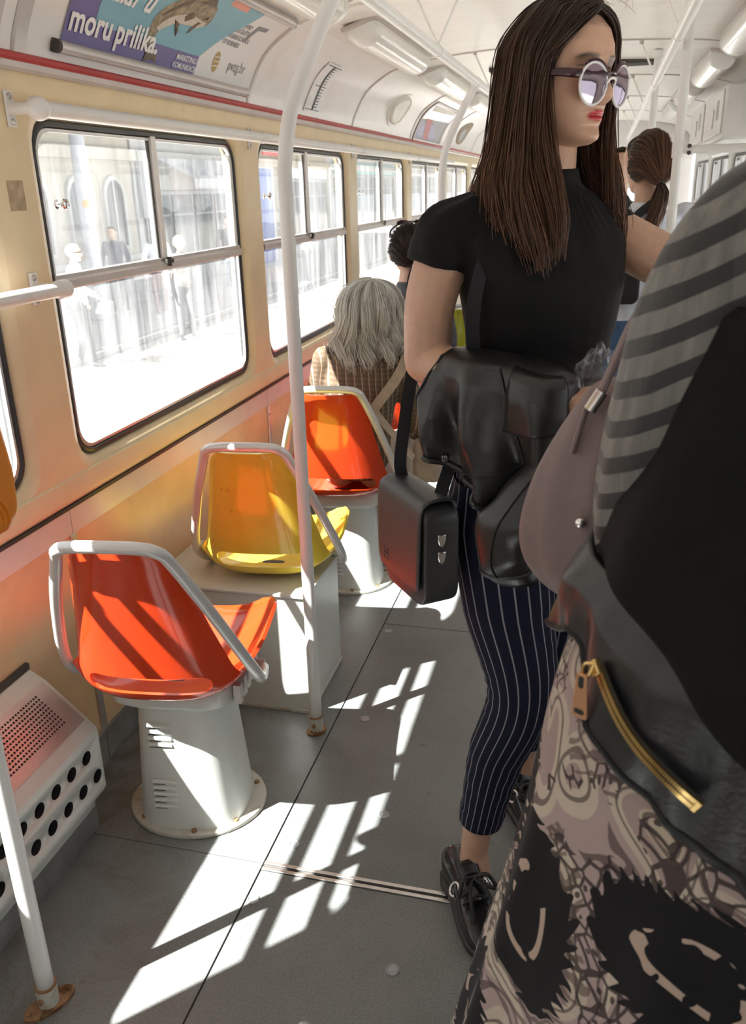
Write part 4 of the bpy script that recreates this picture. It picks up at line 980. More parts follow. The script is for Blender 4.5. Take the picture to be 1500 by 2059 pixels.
limb(mb, [ELL, (ELL+WRL)/2, WRL], [.039, .034, .024], smooth=16)
hand(mb, WRI, WRI-ELB+V3(0, 0, -.03), V3(.25, .5, -.8), .92, .75, -1); hand(mb, WRL, V3(-.75, -.3, .02), V3(.1, -.5, -.8), .92, .7, 1)
limb(mb, [V3(-.097, 1.484, 1.37), V3(-.093, 1.480, 1.43), HC+V3(-.012, .01, -.055)], [.056, .046, .047], smooth=12)
LEGR = [V3(-.148, 1.455, .84), V3(-.124, 1.425, .69), V3(-.090, 1.388, .53), V3(-.136, 1.415, .36), V3(-.166, 1.418, .19), V3(-.176, 1.415, .11), V3(-.172, 1.405, .06)]
LEGL = [V3(-.055, 1.545, .84), V3(-.066, 1.555, .68), V3(-.072, 1.575, .50), V3(-.088, 1.66, .34), V3(-.098, 1.712, .20), V3(-.104, 1.72, .11), V3(-.100, 1.71, .06)]
limb(mb, LEGR, [.082, .074, .050, .044, .032, .029, .034], smooth=34); limb(mb, LEGL, [.082, .074, .050, .044, .032, .029, .034], smooth=34)
hv = head_grid(HC, HF_, (0, 0, 1), HS, 150, 140, True, lips=(.52, .03, .05), skin=SKIN, brow=(.05, .028, .02))
attach(body_mesh('body', mb, hv, WR, .0042, SKIN, 5), WR)
# black top: fused torso, puff sleeves and mock collar
MT['top_black'] = cloth_mat('black jersey', (.006, .006, .0065), .78, sheen=.02)
mb = MB()
torso(mb, [(c, r_, w+.009, f_, a+.010, b_+.008, e) for c, r_, w, f_, a, b_, e in secs[1:]])
for sh, mid, end in ((V3(-.215, 1.412, 1.362), V3(-.243, 1.404, 1.345), V3(-.256, 1.403, 1.302)), (V3(-.01, 1.575, 1.362), V3(.004, 1.572, 1.345), V3(.020, 1.568, 1.328))):
    mb.tube([sh-(mid-sh)*1.2, sh, mid, end], [.036, .046, .051, .0500], 22, smooth=18)
mb.tube([V3(-.097, 1.484, 1.395), V3(-.094, 1.481, 1.425), V3(-.092, 1.479, 1.447)], [.064, .054, .051], 26, smooth=8)
o = bake(mb.build('t', 'top_black', None), 'top', 'top_black', WR, .0055, 5); attach(o, WR)
V = np.array([v.co[:] for v in o.data.vertices]); nn = np.array([v.normal[:] for v in o.data.vertices])
ang = np.arctan2((V-HC)[:, 0], (V-HC)[:, 1]); 
d = .0022*np.sin(ang*34)*np.exp(-((V[:, 2]-1.392)/.035)**2)+.0035*np.sin(V[:, 2]*120+V[:, 0]*60)*np.exp(-((V[:, 2]-1.10)/.06)**2)+.0018*np.sin(V[:, 0]*150+V[:, 2]*40)*np.exp(-((V[:, 2]-1.33)/.03)**2)
o.data.vertices.foreach_set('co', (V+nn*d[:, None]).astype(np.float32).ravel()); o.data.update()
# trousers with pinstripes
def pinstripe():
    m, nt, p = new_mat('navy pinstripe'); uv = nt.nodes.new('ShaderNodeUVMap'); sp = nt.nodes.new('ShaderNodeSeparateXYZ'); nt.links.new(uv.outputs[0], sp.inputs[0])
    fr = math_n(nt, 'FRACT', math_n(nt, 'MULTIPLY', sp.outputs[0], 21.0)); st = math_n(nt, 'LESS_THAN', math_n(nt, 'ABSOLUTE', math_n(nt, 'SUBTRACT', fr, .5)), .062)
    st = math_n(nt, 'MULTIPLY', st, ramp(nt, noise(nt, coord(nt), 900, 2), ((.3, (.45,)*3), (.6, (1,)*3))))
    nt.links.new(mixc(nt, st, (.010, .012, .030), (.36, .36, .40)), p.inputs['Base Color']); p.inputs['Roughness'].default_value = .85; p.inputs['Specular IOR Level'].default_value = .25
    bump(nt, p, noise(nt, coord(nt), 700, 2), .15, .001); return m
MT['pinstripe'] = pinstripe()
def leg_cloth(pts, rad, n=72, m=110, seed=0, knee=.45):
    P = catmull(pts, m); rr = np.interp(np.linspace(0, len(pts)-1, m), np.arange(len(pts)), rad); T = np.gradient(P, axis=0); T /= np.linalg.norm(T, axis=1)[:, None]
    a = -F.copy()*.8-Rt*.2 if seed == 0 else -F.copy(); R, U = [], []; A = np.linspace(0, 2*PI, n+1)
    for i in range(m):
        s = i/(m-1); a = a-T[i]*a.dot(T[i]); a /= np.linalg.norm(a); b = np.cross(T[i], a)
        k = np.exp(-((s-knee)/.10)**2); 
        w = 1+.045*k*np.sin(s*150+2.0*np.sin(A+seed))*(.5+.5*np.cos(A-.2))+.018*np.sin(A*3+s*9+seed)+.02*np.exp(-((s-.86)/.1)**2)*np.sin(s*95+A*2)+.035*np.exp(-((s-.05)/.12)**2)*np.sin(A*5+s*20)
        # hem cuff
        c = 1.045 if s > .955 else 1.0
        ring = P[i]+(rr[i]*w*c)[:, None]*(np.cos(A)[:, None]*a+np.sin(A)[:, None]*b); R.append(ring); U.append(np.stack([A/(2*PI), np.full(n+1, s*4)], 1))
    R.append(P[-1]+(R[-1]-P[-1])*.90); U.append(U[-1]); R.append(R[-1]-T[-1]*.03); U.append(U[-1])
    return np.array(R), np.array(U)
b = MB(); UV = []
for pts, rad, sd in ((LEGR[:5], [.094, .086, .063, .056, .043], 0), (LEGL[:5], [.094, .086, .063, .056, .043], 3)):
    R, U = leg_cloth([pts[0]+V3(0, 0, .09)]+pts, [.085]+rad, seed=sd, knee=.60); b.rings(R, close_u=False, cap=False); UV.append(U.reshape(-1, 2))
R = []; U = []; A = np.linspace(0, 2*PI, 91)
for i, s in enumerate(np.linspace(0, 1, 20)):
    c = V3(-.097, 1.503, .70+.35*s); w = np.interp(s, [0, .3, .6, 1], [.125, .152, .146, .124]); d1 = np.interp(s, [0, .5, 1], [.09, .108, .098]); d2 = np.interp(s, [0, .4, 1], [.115, .122, .088])
    R.append([c+Rt*w*math.sin(a_)+F*(-math.cos(a_))*(d1 if -math.cos(a_) > 0 else d2) for a_ in A]); U.append(np.stack([A/(2*PI)*1.6, np.full(91, s)], 1))
b.rings(np.array(R), close_u=False, cap=False); UV.append(np.array(U).reshape(-1, 2)); b.uv = np.vstack(UV)
attach(b.build('trousers', 'pinstripe', None, angle=180, fixn=True), WR)
# shoes
MT['shoe_black'] = M('polished black leather', (.012, .012, .013), .22, var=.1, coat=.3, bmp=.05, bscale=90)
def dress_shoe(heel, d, side):
    d = unit((d[0], d[1], 0)); s = np.array((d[1], -d[0], 0))*side; h = np.array((heel[0], heel[1], 0))
    up = attach(shoe('shoe', None, h, d, .262, 'shoe_black', .088, .076), WR)
    b = MB(); b.grid(lambda u, v: h+d*(.085+.075*v)+s*((u-.5)*.046*(1-.2*v))+V3(0, 0, .104-.040*v+.004*math.cos((u-.5)*3)), 9, 12); t_ = b.build('tongue', 'shoe_black', None, solid=.004); attach(t_, up); t_.matrix_parent_inverse = up.matrix_world.inverted(); t_.parent = up
    def sub(bb, nm, m):
        q = bb.build(nm, m, None, angle=180); q.parent = up; return q
    for k in (0, 1, 2):   # laces across
        b = MB(); y = .108+.020*k; z = .097-.012*k; b.tube([h+d*y+s*.030+V3(0, 0, z-.018), h+d*(y+.004)+V3(0, 0, z+.003), h+d*y-s*.030+V3(0, 0, z-.018)], .0028, 8, smooth=12); sub(b, 'lace', 'ink')
    for sx in (-1, 1):   # bow loops and ends
        k0 = h+d*.125+V3(0, 0, .098); b = MB(); b.tube([k0, k0+s*sx*.026+d*.012+V3(0, 0, .012), k0+s*sx*.040+d*.028+V3(0, 0, -.012), k0+s*sx*.018+d*.022+V3(0, 0, -.004), k0], .0042, 8, smooth=24); sub(b, 'lace_bow', 'ink')
        b = MB(); b.tube([k0, k0+s*sx*.018+d*.030+V3(0, 0, -.008), k0+s*sx*.022+d*.058+V3(0, 0, -.040), k0+s*sx*.026+d*.066+V3(0, 0, -.062)], [.0036, .0036, .0046, .0052], 8, smooth=16); sub(b, 'lace_end', 'ink')
        c = h+d*.118+s*sx*.037+V3(0, 0, .071); ax = unit(s*sx*.8+V3(0, 0, .6)); e1 = d; e2 = unit(np.cross(ax, e1))
        b = MB(); b.tube([c+.0135*(math.cos(q)*e1+math.sin(q)*e2) for q in np.linspace(.6, 5.7, 20)], .0030, 8); sub(b, 'eyelet_ring', 'chrome')
dress_shoe((-.232, 1.458), (.50, -.865), 1); dress_shoe((-.160, 1.765), (.62, -.79), -1)
# hair
def guide(phi, s):
    a = math.radians(phi); b0 = np.interp(phi, [70, 90, 130, 180], [.30, .22, .02, -.16]); sa, ca = math.sin(a), math.cos(a); out = [(0, b0, np.interp(b0, [-.2, .1, .33], [.525, .545, .46]))]
    for z, ws, wb, wf in ((.47, .17, .20, .22), (.36, .31, .35, .33), (.18, .385, .435, .36), (-.05, .405, .455, .36), (-.3, .42, .46, .36), (-.55, .46, .49, .40), (-.75, .53, .56, .48), (-.95, .55, .60, .54), (-1.15, .53, .62, .56), (-1.34, .49, .62, .58)):
        ph = a*np.interp(z, [-1.1, -.4], [np.interp(phi, [70, 100, 140, 180], [.72, .82, .97, 1]), 1]); bb = math.cos(ph)*(wf if math.cos(ph) > 0 else wb); out.append((s*ws*math.sin(ph), bb*(1 if z < .3 else .8)+(b0*.35 if z > .3 else 0), z))
    return [Lh(*q) for q in out]
front_r = [Lh(*q) for q in ((0, .335, .42), (.13, .37, .36), (.26, .335, .27), (.345, .255, .16), (.378, .155, .05), (.392, .135, -.15), (.40, .14, -.35), (.41, .16, -.6), (.44, .22, -.85), (.45, .28, -1.1), (.43, .30, -1.36))]
front_l = [Lh(*q) for q in ((0, .335, .42), (-.13, .37, .36), (-.26, .335, .27), (-.36, .27, .16), (-.41, .235, .02), (-.42, .235, -.2), (-.415, .24, -.45), (-.40, .27, -.7), (-.40, .31, -.95), (-.42, .34, -1.15), (-.43, .36, -1.34))]
gs = [front_r]+[guide(p, 1) for p in (78, 95, 115, 140, 165)]+[guide(p, -1) for p in (180, 160, 135, 112, 92, 76)]+[front_l]
hs = strands('hair', gs, 8000, 'h_brown', None, .0010, .0080, 26, clump=9, seed=3, ends=.13, wave=.008, curl_f=7); attach(hs, WR)
cap = hair_cap(None, HC, HF_, HU, HS, 'h_brown', 'hair_roots', grow=1.035); attach(cap, WR)
fly = strands('loose_hair', [[Lh(*q) for q in g_] for g_ in (((0, .25, .51), (-.1, .28, .56), (-.25, .30, .52), (-.40, .33, .36)), ((0, .15, .53), (-.05, .22, .58), (-.15, .33, .55), (-.28, .40, .44)), ((.1, .1, .52), (.12, .15, .56), (.1, .28, .53), (.05, .36, .44)))], 20, 'h_brown', None, .00032, .014, 20, seed=8, wave=.012); attach(fly, WR)
# sunglasses (a thing of its own resting on the face)
MT['maroon'] = M('dark maroon acetate', (.045, .010, .022), .22, coat=.3); MT['white_metal'] = M('white enamel rim', (.85, .84, .86), .25, var=.01)
def lens_mat():
    m, nt, p = new_mat('mirrored violet lens'); p.inputs['Base Color'].default_value = (.50, .42, .52, 1); p.inputs['Metallic'].default_value = .9; p.inputs['Roughness'].default_value = .06; return m
MT['lens'] = lens_mat()
SG = thing('sunglasses', tuple(Lh(0, .42, .0)), 'round white-rimmed mirrored sunglasses worn by the standing woman', 'sunglasses')
def sg(bb, nm, m, **k): 
    o = bb.build(nm, m, None, **k); return attach(o, SG)
for sx in (1, -1):
    wr_ = unit(HF_*.97+HR*sx*.16-HU*.06); ex = unit(np.cross(HU, wr_)); ez = np.cross(wr_, ex); c = Lh(sx*.178, .440, -.088); rx, rz = .0268, .0272
    A = np.linspace(0, 2*PI, 40, endpoint=False)
    b = MB(); b.rings([[c+wr_*h+k*(rx*math.cos(a)*ex+rz*math.sin(a)*ez) for a in A] for k, h in ((1.0, -.0012), (1.0, .0006), (.7, .0022), (.35, .0030), (.02, .0033))]); sg(b, 'lens', 'lens', angle=50)
    b = MB(); b.tube([c+wr_*.001+1.02*(rx*math.cos(a)*ex+rz*math.sin(a)*ez) for a in np.linspace(0, 2*PI, 49)], .0019, 8); sg(b, 'rim', 'white_metal')
    b = MB(); b.tube([c-wr_*.0005+1.10*(rx*math.cos(a)*ex*sx+rz*math.sin(a)*ez) for a in np.linspace(-.15, 2.2, 22)], [.0012+.0028*math.sin(PI*t)**.6 for t in np.linspace(0.05, .97, 22)], 8); sg(b, 'brow_bar', 'maroon')
    b = MB(); b.tube([c+ex*sx*rx*.98*1+ez*.014*1, Lh(sx*.335, .40, -.025), Lh(sx*.372, .28, -.012), Lh(sx*.385, .05, .0), Lh(sx*.385, -.12, -.01), Lh(sx*.375, -.22, -.08)], [.0035, .0042, .0036, .0028, .0026, .0024], 8, smooth=26, flat=1.5); sg(b, 'temple_arm', 'maroon')
    b = MB(); b.sphere(Lh(sx*.072, .425, -.135), (.0028, .0028, .0045), 10, 8); sg(b, 'nose_pad', 'white_metal')
b = MB(); b.tube([Lh(.055, .470, -.085), Lh(.03, .490, -.05), Lh(-.03, .490, -.05), Lh(-.055, .470, -.085)], .0020, 8, smooth=14); sg(b, 'bridge', 'white_metal')
b = MB(); b.tube([Lh(.075, .465, -.015), Lh(0, .485, -.013), Lh(-.075, .465, -.015)], .0022, 8, smooth=14); sg(b, 'brow_bridge', 'maroon')

# leather jacket draped over the forearm
def leather(name, col=(.013, .013, .014), rough=.34):
    m = M(name, col, rough, var=.25, vscale=25, bmp=.22, bscale=260, spec=.6); return m
MT['leather'] = leather('black leather'); MT['seam'] = M('leather seam', (.006, .006, .007), .6); MT['gunmetal'] = M('gunmetal', (.12, .12, .13), .25, .9)
JT = unit((.84, -.54, 0)); JN = np.array((JT[1], -JT[0], 0))   # along the forearm, and towards the camera side
JK = thing('leather_jacket', (-.16, 1.34, 1.0), 'black leather jacket draped over the bent forearm of the standing woman', 'jacket')
def drape(v, th):
    """closed drape: v 0 top .. 1 hem, th round the cloth"""
    cs, sn = math.cos(th), math.sin(th)
    lft = np.interp(v, [0, .06, .25, .5, .8, 1], [-.076, -.094, -.118, -.136, -.130, -.105]); rgt = np.interp(v, [0, .06, .25, .5, .8, 1], [.135, .158, .165, .155, .140, .12])
    x = (lft+rgt)/2+(rgt-lft)/2*math.copysign(abs(cs)**.8, cs); thick = np.interp(v, [0, .06, .2, .6, 1], [.016, .050, .058, .060, .045])
    u = (x+.136)/.30
    ph = 2.2*u*PI
    fold = .023*math.sin(u*15+1.0-1.6*v)*min(1, v*1.5)+.010*math.sin(u*27+4*v)*v+.006*math.sin(u*44-7*v+2)*v*.8
    y = thick*math.copysign(abs(sn)**.75, sn)+(fold if sn > 0 else fold*.5)*abs(sn)**.6
    drop = np.interp(u, [0, .12, .35, .55, .75, 1], [.165, .185, .205, .225, .255, .26])*(1 if sn > 0 else .85)
    z = 1.176-.010*(u-.5)-(v**1.05)*drop-.012*(1-v)*(2*u-1)**2
    return np.array((-.158, 1.338, 0))+JT*x+JN*y+V3(0, 0, z)
Ath = np.linspace(0, 2*PI, 110, endpoint=False)
b = MB(); b.rings([[drape(v, t) for t in Ath] for v in list(np.linspace(0, 1, 56))]); attach(b.build('body_panel', 'leather', None, angle=180), JK)
hem = MB(); hem.tube([drape(.985, t)+JN*.002 for t in np.linspace(.06*PI, .94*PI, 60)], .0055, 8); attach(hem.build('hem', 'leather', None), JK)
for k, (t0, t1, v0, v1) in enumerate(((.80, .86, .02, .97), (.46, .30, .05, .60), (.30, .56, .60, .97))):   # seams run over the leather
    q = MB(); q.tube([drape(v0+(v1-v0)*s, PI*(t0+(t1-t0)*s))+JN*.0010 for s in np.linspace(0, 1, 40)], .0016, 6); attach(q.build('seam', 'seam', None), JK)
q = MB(); c = drape(.93, PI*.66)+JN*.004; q.rings([[c+JN*h+r*(math.cos(a)*JT+math.sin(a)*UP) for a in np.linspace(0, 2*PI, 20, endpoint=False)] for h, r in ((0, .0075), (.003, .0075), (.0042, .006), (.003, .004), (.0036, .001))]); attach(q.build('snap_button', 'gunmetal', None), JK)
# hanging sleeve and turned lapel
slv = MB(); SP = [V3(-.030, 1.250, 1.08), V3(-.045, 1.235, 1.015), V3(-.092, 1.220, .955), V3(-.118, 1.222, .895), V3(-.104, 1.235, .838)]
R = []; P = catmull(SP, 40)
for i in range(40):
    s = i/39; T = unit(P[min(39, i+1)]-P[max(0, i-1)]); a = unit(JT-T*JT.dot(T)); c = np.cross(T, a); rr = np.interp(s, [0, .2, .7, 1], [.030, .050, .052, .044])
    R.append([P[i]+rr*(1+.10*math.sin(s*24+2*math.cos(t))*(.3+s*.7)+.04*math.sin(3*t+8*s))*(math.cos(t)*a+.62*math.sin(t)*c) for t in np.linspace(0, 2*PI, 48, endpoint=False)])
slv.rings(R); sl = attach(slv.build('sleeve', 'leather', None, angle=180), JK)
q = MB(); q.tube(list(P[36]+(np.array(R[36])-P[36])*1.03)+[P[36]+(np.array(R[36][0])-P[36])*1.03], .003, 6); sq = q.build('cuff', 'leather', None); attach(sq, JK)
q = MB(); q.tube([R[i][12]+(np.array(R[i][12])-P[i])*.02 for i in range(2, 38)], .0015, 6); attach(q.build('seam', 'seam', None), JK)
lp = MB(); lp.grid(lambda u, v: drape(.02+.42*v*(1-.25*u), PI*(.40-.32*u))+JN*(.006+.012*math.sin(PI*u)*(1-v*.5))+JT*.010*u, 16, 16); attach(lp.build('lapel', 'leather', None, angle=180, solid=.003), JK)

# satchel on a strap
MT['satchel'] = M('smooth black satchel leather', (.034, .034, .037), .44, var=.1, vscale=6, bmp=.03, bscale=300, spec=.9)
BW = unit((.62, -.785, 0)); BO = np.array((BW[1], -BW[0], 0)); BC = V3(-.282, 1.372, .832)
BG = thing('satchel', tuple(BC), 'black leather satchel with a front flap hanging at the hip of the standing woman', 'bag')
bp = lambda w, d, z: BC+BW*w*.95+BO*d+V3(0, 0, z*.93)
def rbox(w, z0, z1, r, n=7): return rrect(-w, w, z0, z1, r, n)
b = MB(); b.rings([[bp(p*k, d, q*k2) for p, q in rbox(.088, -.108, .098, .035)] for d, k, k2 in ((-.036, .95, .97), (-.033, .99, .99), (-.028, 1, 1), (.024, 1, 1), (.029, .99, .99), (.032, .95, .97))]); attach(b.build('body', 'satchel', None, angle=50), BG)
def flap(u, v):   # from the back top edge over the top down the front
    s = v; L = .29
    path = catmull([(-.030, .088), (-.022, .103), (.0, .108), (.026, .104), (.038, .085), (.041, .02), (.042, -.045), (.040, -.066)], 50); i = min(49, int(round(s*49))); d, z = path[i]
    w = .089*(1-.10*max(0, (s-.55)/.45)**2); uu = 2*u-1; z = z-(.012*(1-abs(uu)**2.5) if s > .9 else 0)*((s-.9)/.1 if s > .9 else 0)
    return bp(uu*w, d, z)
b = MB(); b.grid(flap, 21, 50); attach(b.build('flap', 'satchel', None, angle=180, solid=.0035), BG)
b = MB(); b.tube([flap(u, 1.0) for u in np.linspace(0, 1, 24)], .0024, 6); attach(b.build('flap_edge', 'satchel', None), BG)
for dz in (.030, -.004):   # bullet shaped clips on the gusset
    ol = [(-.0075, .013), (.0085, .013), (.0085, .002), (.006, -.007), (.0005, -.014), (-.005, -.007), (-.0075, .002)]
    b = MB(); b.prism(ol, lambda a, q, h: bp(h, a, q+dz), .0885, .0935); attach(b.build('clip', 'chrome', None, bevel=.0018), BG)
def strap(pts, w, t=.0016, n=60, wdir=None):
    P = catmull(pts, n); R = []
    for i in range(n):
        T = unit(P[min(n-1, i+1)]-P[max(0, i-1)]); a = np.array(wdir if wdir is not None else BW, float); a = unit(a-T*a.dot(T)); c = np.cross(T, a)
        R.append([P[i]+a*w*sx+c*t*sy for sx, sy in ((-1, -1), (1, -1), (1, 1), (-1, 1))])
    m_ = MB(); m_.rings(R); return m_
attach(strap([bp(-.070, .0, .100), bp(-.065, .004, .16), V3(-.300, 1.455, 1.16), V3(-.262, 1.49, 1.28), V3(-.18, 1.51, 1.415), V3(-.10, 1.52, 1.43)], .011, wdir=(1, .2, 0)).build('strap', 'cl_black', None, smooth=True, angle=40), BG)
attach(strap([bp(.060, -.01, .100), V3(-.222, 1.405, 1.0), V3(-.190, 1.395, 1.10), V3(-.190, 1.355, 1.22), V3(-.178, 1.365, 1.30), V3(-.150, 1.39, 1.375), V3(-.125, 1.43, 1.42)], .011, wdir=(1, .2, 0)).build('strap', 'cl_black', None, smooth=True, angle=40), BG)
for nm, sz, dz in (('OSM', .0, 0),):
    pass
# embossed mark on the flap
for k, dz in enumerate((-.030, -.040, -.050)):
    q = MB(); q.tube([bp(-.062+.004*j+.0, .0445, dz+.003*math.sin(j*2.2+k)) for j in range(7)], .0007, 5, smooth=22); attach(q.build('embossed_mark', 'gunmetal', None), BG)
# crinkled clear plastic wrapper in her hand
def plastic():
    m = glass_mat('clear plastic', .05, (.93, .93, .95), (40, 40, 40)); return m
MT['plastic'] = plastic()
PL = thing('plastic_wrapper', (.012, 1.285, 1.145), 'crinkled clear plastic wrapper held in the hand beside the leather jacket', 'wrapper')
rs = np.random.RandomState(4); b = MB(); b.sphere((0, 0, 0), (.036, .030, .046), 26, 18); 
b.v = [tuple(np.array(p)*(1+.22*rs.randn()*.6)) for p in b.v]; b.build('wrapper', 'plastic', PL, smooth=False)
# ================================================================== SEATED AND OTHER PASSENGERS
def uvlessplaid():
    m, nt, p = new_mat('brown plaid'); v = coord(nt); sp = nt.nodes.new('ShaderNodeSeparateXYZ'); nt.links.new(v, sp.inputs[0])
    wob = math_n(nt, 'MULTIPLY', noise(nt, v, 6, 2), .03)
    def band(src, period, width, off=0):
        f_ = math_n(nt, 'FRACT', math_n(nt, 'MULTIPLY_ADD', math_n(nt, 'ADD', src, wob), 1/period, off)); return math_n(nt, 'LESS_THAN', math_n(nt, 'ABSOLUTE', math_n(nt, 'SUBTRACT', f_, .5)), width)
    sx = math_n(nt, 'ADD', sp.outputs[0], math_n(nt, 'MULTIPLY', sp.outputs[1], .7))
    c = mixc(nt, noise(nt, v, 90, 3), (.17, .125, .085), (.23, .17, .12))
    c = mixc(nt, math_n(nt, 'MULTIPLY', band(sp.outputs[2], .017, .25), .55), c, (.115, .075, .05))
    c = mixc(nt, math_n(nt, 'MULTIPLY', band(sx, .026, .28, .3), .5), c, (.12, .085, .055))
    c = mixc(nt, math_n(nt, 'MULTIPLY', band(sx, .026, .06), .85), c, (.52, .40, .28))
    nt.links.new(c, p.inputs['Base Color']); p.inputs['Roughness'].default_value = .9; p.inputs['Specular IOR Level'].default_value = .2; bump(nt, p, noise(nt, v, 500, 2), .2, .001); return m
MT['plaid'] = uvlessplaid()
def hang_guides(c, f, u, size, length, spread=.12, start=60, back=.47, side=.41, n=14, bottom=None):
    f = unit(f); r = np.cross(f, u); out = []
    for ph in np.linspace(start, 360-start, n):
        a = math.radians(ph); sa, ca = math.sin(a), math.cos(a); pts = [c+size*(u*.53-f*.05+r*.0)]
        for z, k in ((.48, .5), (.34, .88), (.12, 1.02), (-.1, 1.05), (-.3, 1.06)):
            pts.append(c+size*(r*sa*side*k+f*ca*(back if ca < 0 else .33)*k+u*z))
        for t in (.35, .7, 1): pts.append(c+size*(r*sa*(side+spread*t)*1.06+f*ca*(back+spread*t)*1.05+u*(-.3))+np.array((0, 0, -length*t)))
        out.append(pts)
    return out
def seated(loc, label, J, size, face, clothes, hairm, skin=(.70, .46, .35), headface=None, group=None):
    t = thing('person', loc, label, 'person', group)
    J, r, f, u = simple_person(t, J, size, face, clothes, skin=skin, voxel=.008, head_face=headface)
    return t, J, r, f, u
# grey-haired woman
J = dict(ground=(-.78, 2.9, 0), pelvis=(-.80, 2.80, .50), chest=(-.785, 2.835, .78), neck=(-.755, 2.85, .925), head=(-.748, 2.865, 1.018), shR=(-.650, 2.845, .845), shL=(-.915, 2.825, .868), elR=(-.595, 2.90, .615), wrR=(-.66, 3.07, .56), elL=(-.965, 2.88, .64), wrL=(-.86, 3.06, .57),
         hipR=(-.735, 2.80, .47), hipL=(-.865, 2.80, .47), knR=(-.700, 3.12, .49), knL=(-.85, 3.12, .49), anR=(-.705, 3.14, .09), anL=(-.85, 3.14, .09))
t, Jl, r, f, u = seated((-.79, 2.83, .44), 'seated grey-haired woman in a brown plaid jacket, back to the camera', J, .205, (.08, 1), [('jacket', 'jacket', 'plaid'), ('trousers', 'trousers', 'beige')], 'h_grey', headface=(.15, 1, -.05))
hc = Jl['head']; 
gs = hang_guides(hc, (.15, .99, 0), u, .205, .085, .06, 62, .50, .47, 16)
strands('hair', gs, 3800, 'h_grey', t, .0010, .014, 24, clump=4, seed=11, ends=.24, wave=.017, curl_f=13)
hair_cap(t, hc, V3(.15, .99, 0), u, .205, 'h_grey', 'hair_roots', grow=1.12)
# her bag strap
sb = strap([V3(-.585, 2.755, .54), V3(-.70, 2.715, .70), V3(-.715, 2.712, .715), V3(-.64, 2.745, .82), V3(-.615, 2.79, .885), V3(-.63, 2.86, .90)], .017, .0018, 50, wdir=(.5, 0, -.8))
MT['strap_beige'] = cloth_mat('beige webbing', (.42, .34, .25), .8)
ob = sb.build('bag_strap', 'strap_beige', None, angle=40)
bgt = thing('shoulder_bag', (-.56, 2.93, .50), 'beige shoulder bag with webbing strap crossing the plaid jacket', 'bag'); attach(ob, bgt)
b = MB(); b.box(-.05, .05, -.09, .09, -.08, .08); b.build('body', 'strap_beige', bgt, bevel=.02)
# dark-haired woman farther on
J = dict(ground=(-.88, 4.1, 0), pelvis=(-.90, 4.12, .50), chest=(-.90, 4.10, .80), neck=(-.89, 4.09, 1.00), head=(-.885, 4.11, 1.145), shR=(-.745, 4.10, .955), shL=(-1.055, 4.09, .955), elR=(-.70, 4.15, .70), wrR=(-.80, 4.36, .60), elL=(-1.08, 4.15, .70), wrL=(-.97, 4.36, .60),
         hipR=(-.82, 4.12, .47), hipL=(-.98, 4.12, .47), knR=(-.79, 4.47, .49), knL=(-.98, 4.47, .49), anR=(-.79, 4.45, .09), anL=(-.98, 4.45, .09))
t, Jl, r, f, u = seated((-.89, 4.10, .44), 'seated dark-haired woman with a low ponytail and dark top by the window', J, .225, (0, 1), [('shirt', 'jacket', 'cl_grey'), ('trousers', 'trousers', 'jeans')], 'h_dark', headface=(-.25, 1, -.02))
hc = Jl['head']
def ponytail(t, hc, f, u, size, hairm, tail_pts, seed, tie='white_metal', n=1500, w=.022):
    """hair swept back to a tie, then a tail"""
    f = unit(f); r = np.cross(f, u); tie_p = np.array(tail_pts[0], float); gs = []
    for al in np.linspace(-146, 146, 21):
        a = math.radians(al); sa, ca = math.sin(a), math.cos(a); up_ = .47 if ca > 0 else .36
        pts = [hc+size*(r*sa*w_+u*(ca*up_*kz+.02)+f*y_) for y_, w_, kz in ((.26-.20*abs(sa)-.12*max(0, -ca), .33, .84), (.10-.12*abs(sa), .405, 1.04), (-.12, .425, 1.09), (-.32, .36, .92))]
        pts.append(pts[-1]*.5+tie_p*.5+(pts[-1]-hc)*.06); pts.append(tie_p); gs.append(pts)
    strands('hair', gs, n, hairm, t, .0012, .005, 16, seed=seed, ends=.0)
    hair_cap(t, hc, f, u, size, hairm, 'hair_roots', grow=1.02, low=.06)
    gt = []
    for ph in np.linspace(0, 2*PI, 9)[:-1]:
        gt.append([p+(r*math.cos(ph)+f*math.sin(ph))*w*q for p, q in zip(np.array(tail_pts, float), np.interp(np.linspace(0, 1, len(tail_pts)), [0, .12, .55, 1], [.35, .8, 1.25, .6]))])
    strands('ponytail', gt, n, hairm, t, .0012, .005, 16, seed=seed+1, ends=.12, wave=.004, wrap=True)
    b = MB(); d = unit(np.array(tail_pts[1])-np.array(tail_pts[0])); b.tube([tie_p-d*.006, tie_p+d*.008], w*.72, 14); b.build('hair_tie', tie, t, bevel=.003)
ponytail(t, hc, V3(-.25, .97, 0), u, .225, 'h_dark', [hc+V3(.045, -.085, -.065), hc+V3(.050, -.110, -.11), hc+V3(.050, -.105, -.17), hc+V3(.045, -.10, -.25)], 21)
sgl = thing('sunglasses', (-.885, 4.12, 1.25), 'dark sunglasses pushed up on the head of the seated dark-haired woman', 'sunglasses')
hw_ = V3(-.885, 4.11, 1.145)
b = MB(); b.tube([hw_+V3(-.088, -.02, .06), hw_+V3(-.092, .03, .09), hw_+V3(-.05, .06, .118), hw_+V3(0, .065, .124), hw_+V3(.05, .055, .118), hw_+V3(.092, .02, .09), hw_+V3(.09, -.03, .06)], .0045, 8, smooth=40); attach(b.build('frame', 'ink', None), sgl)
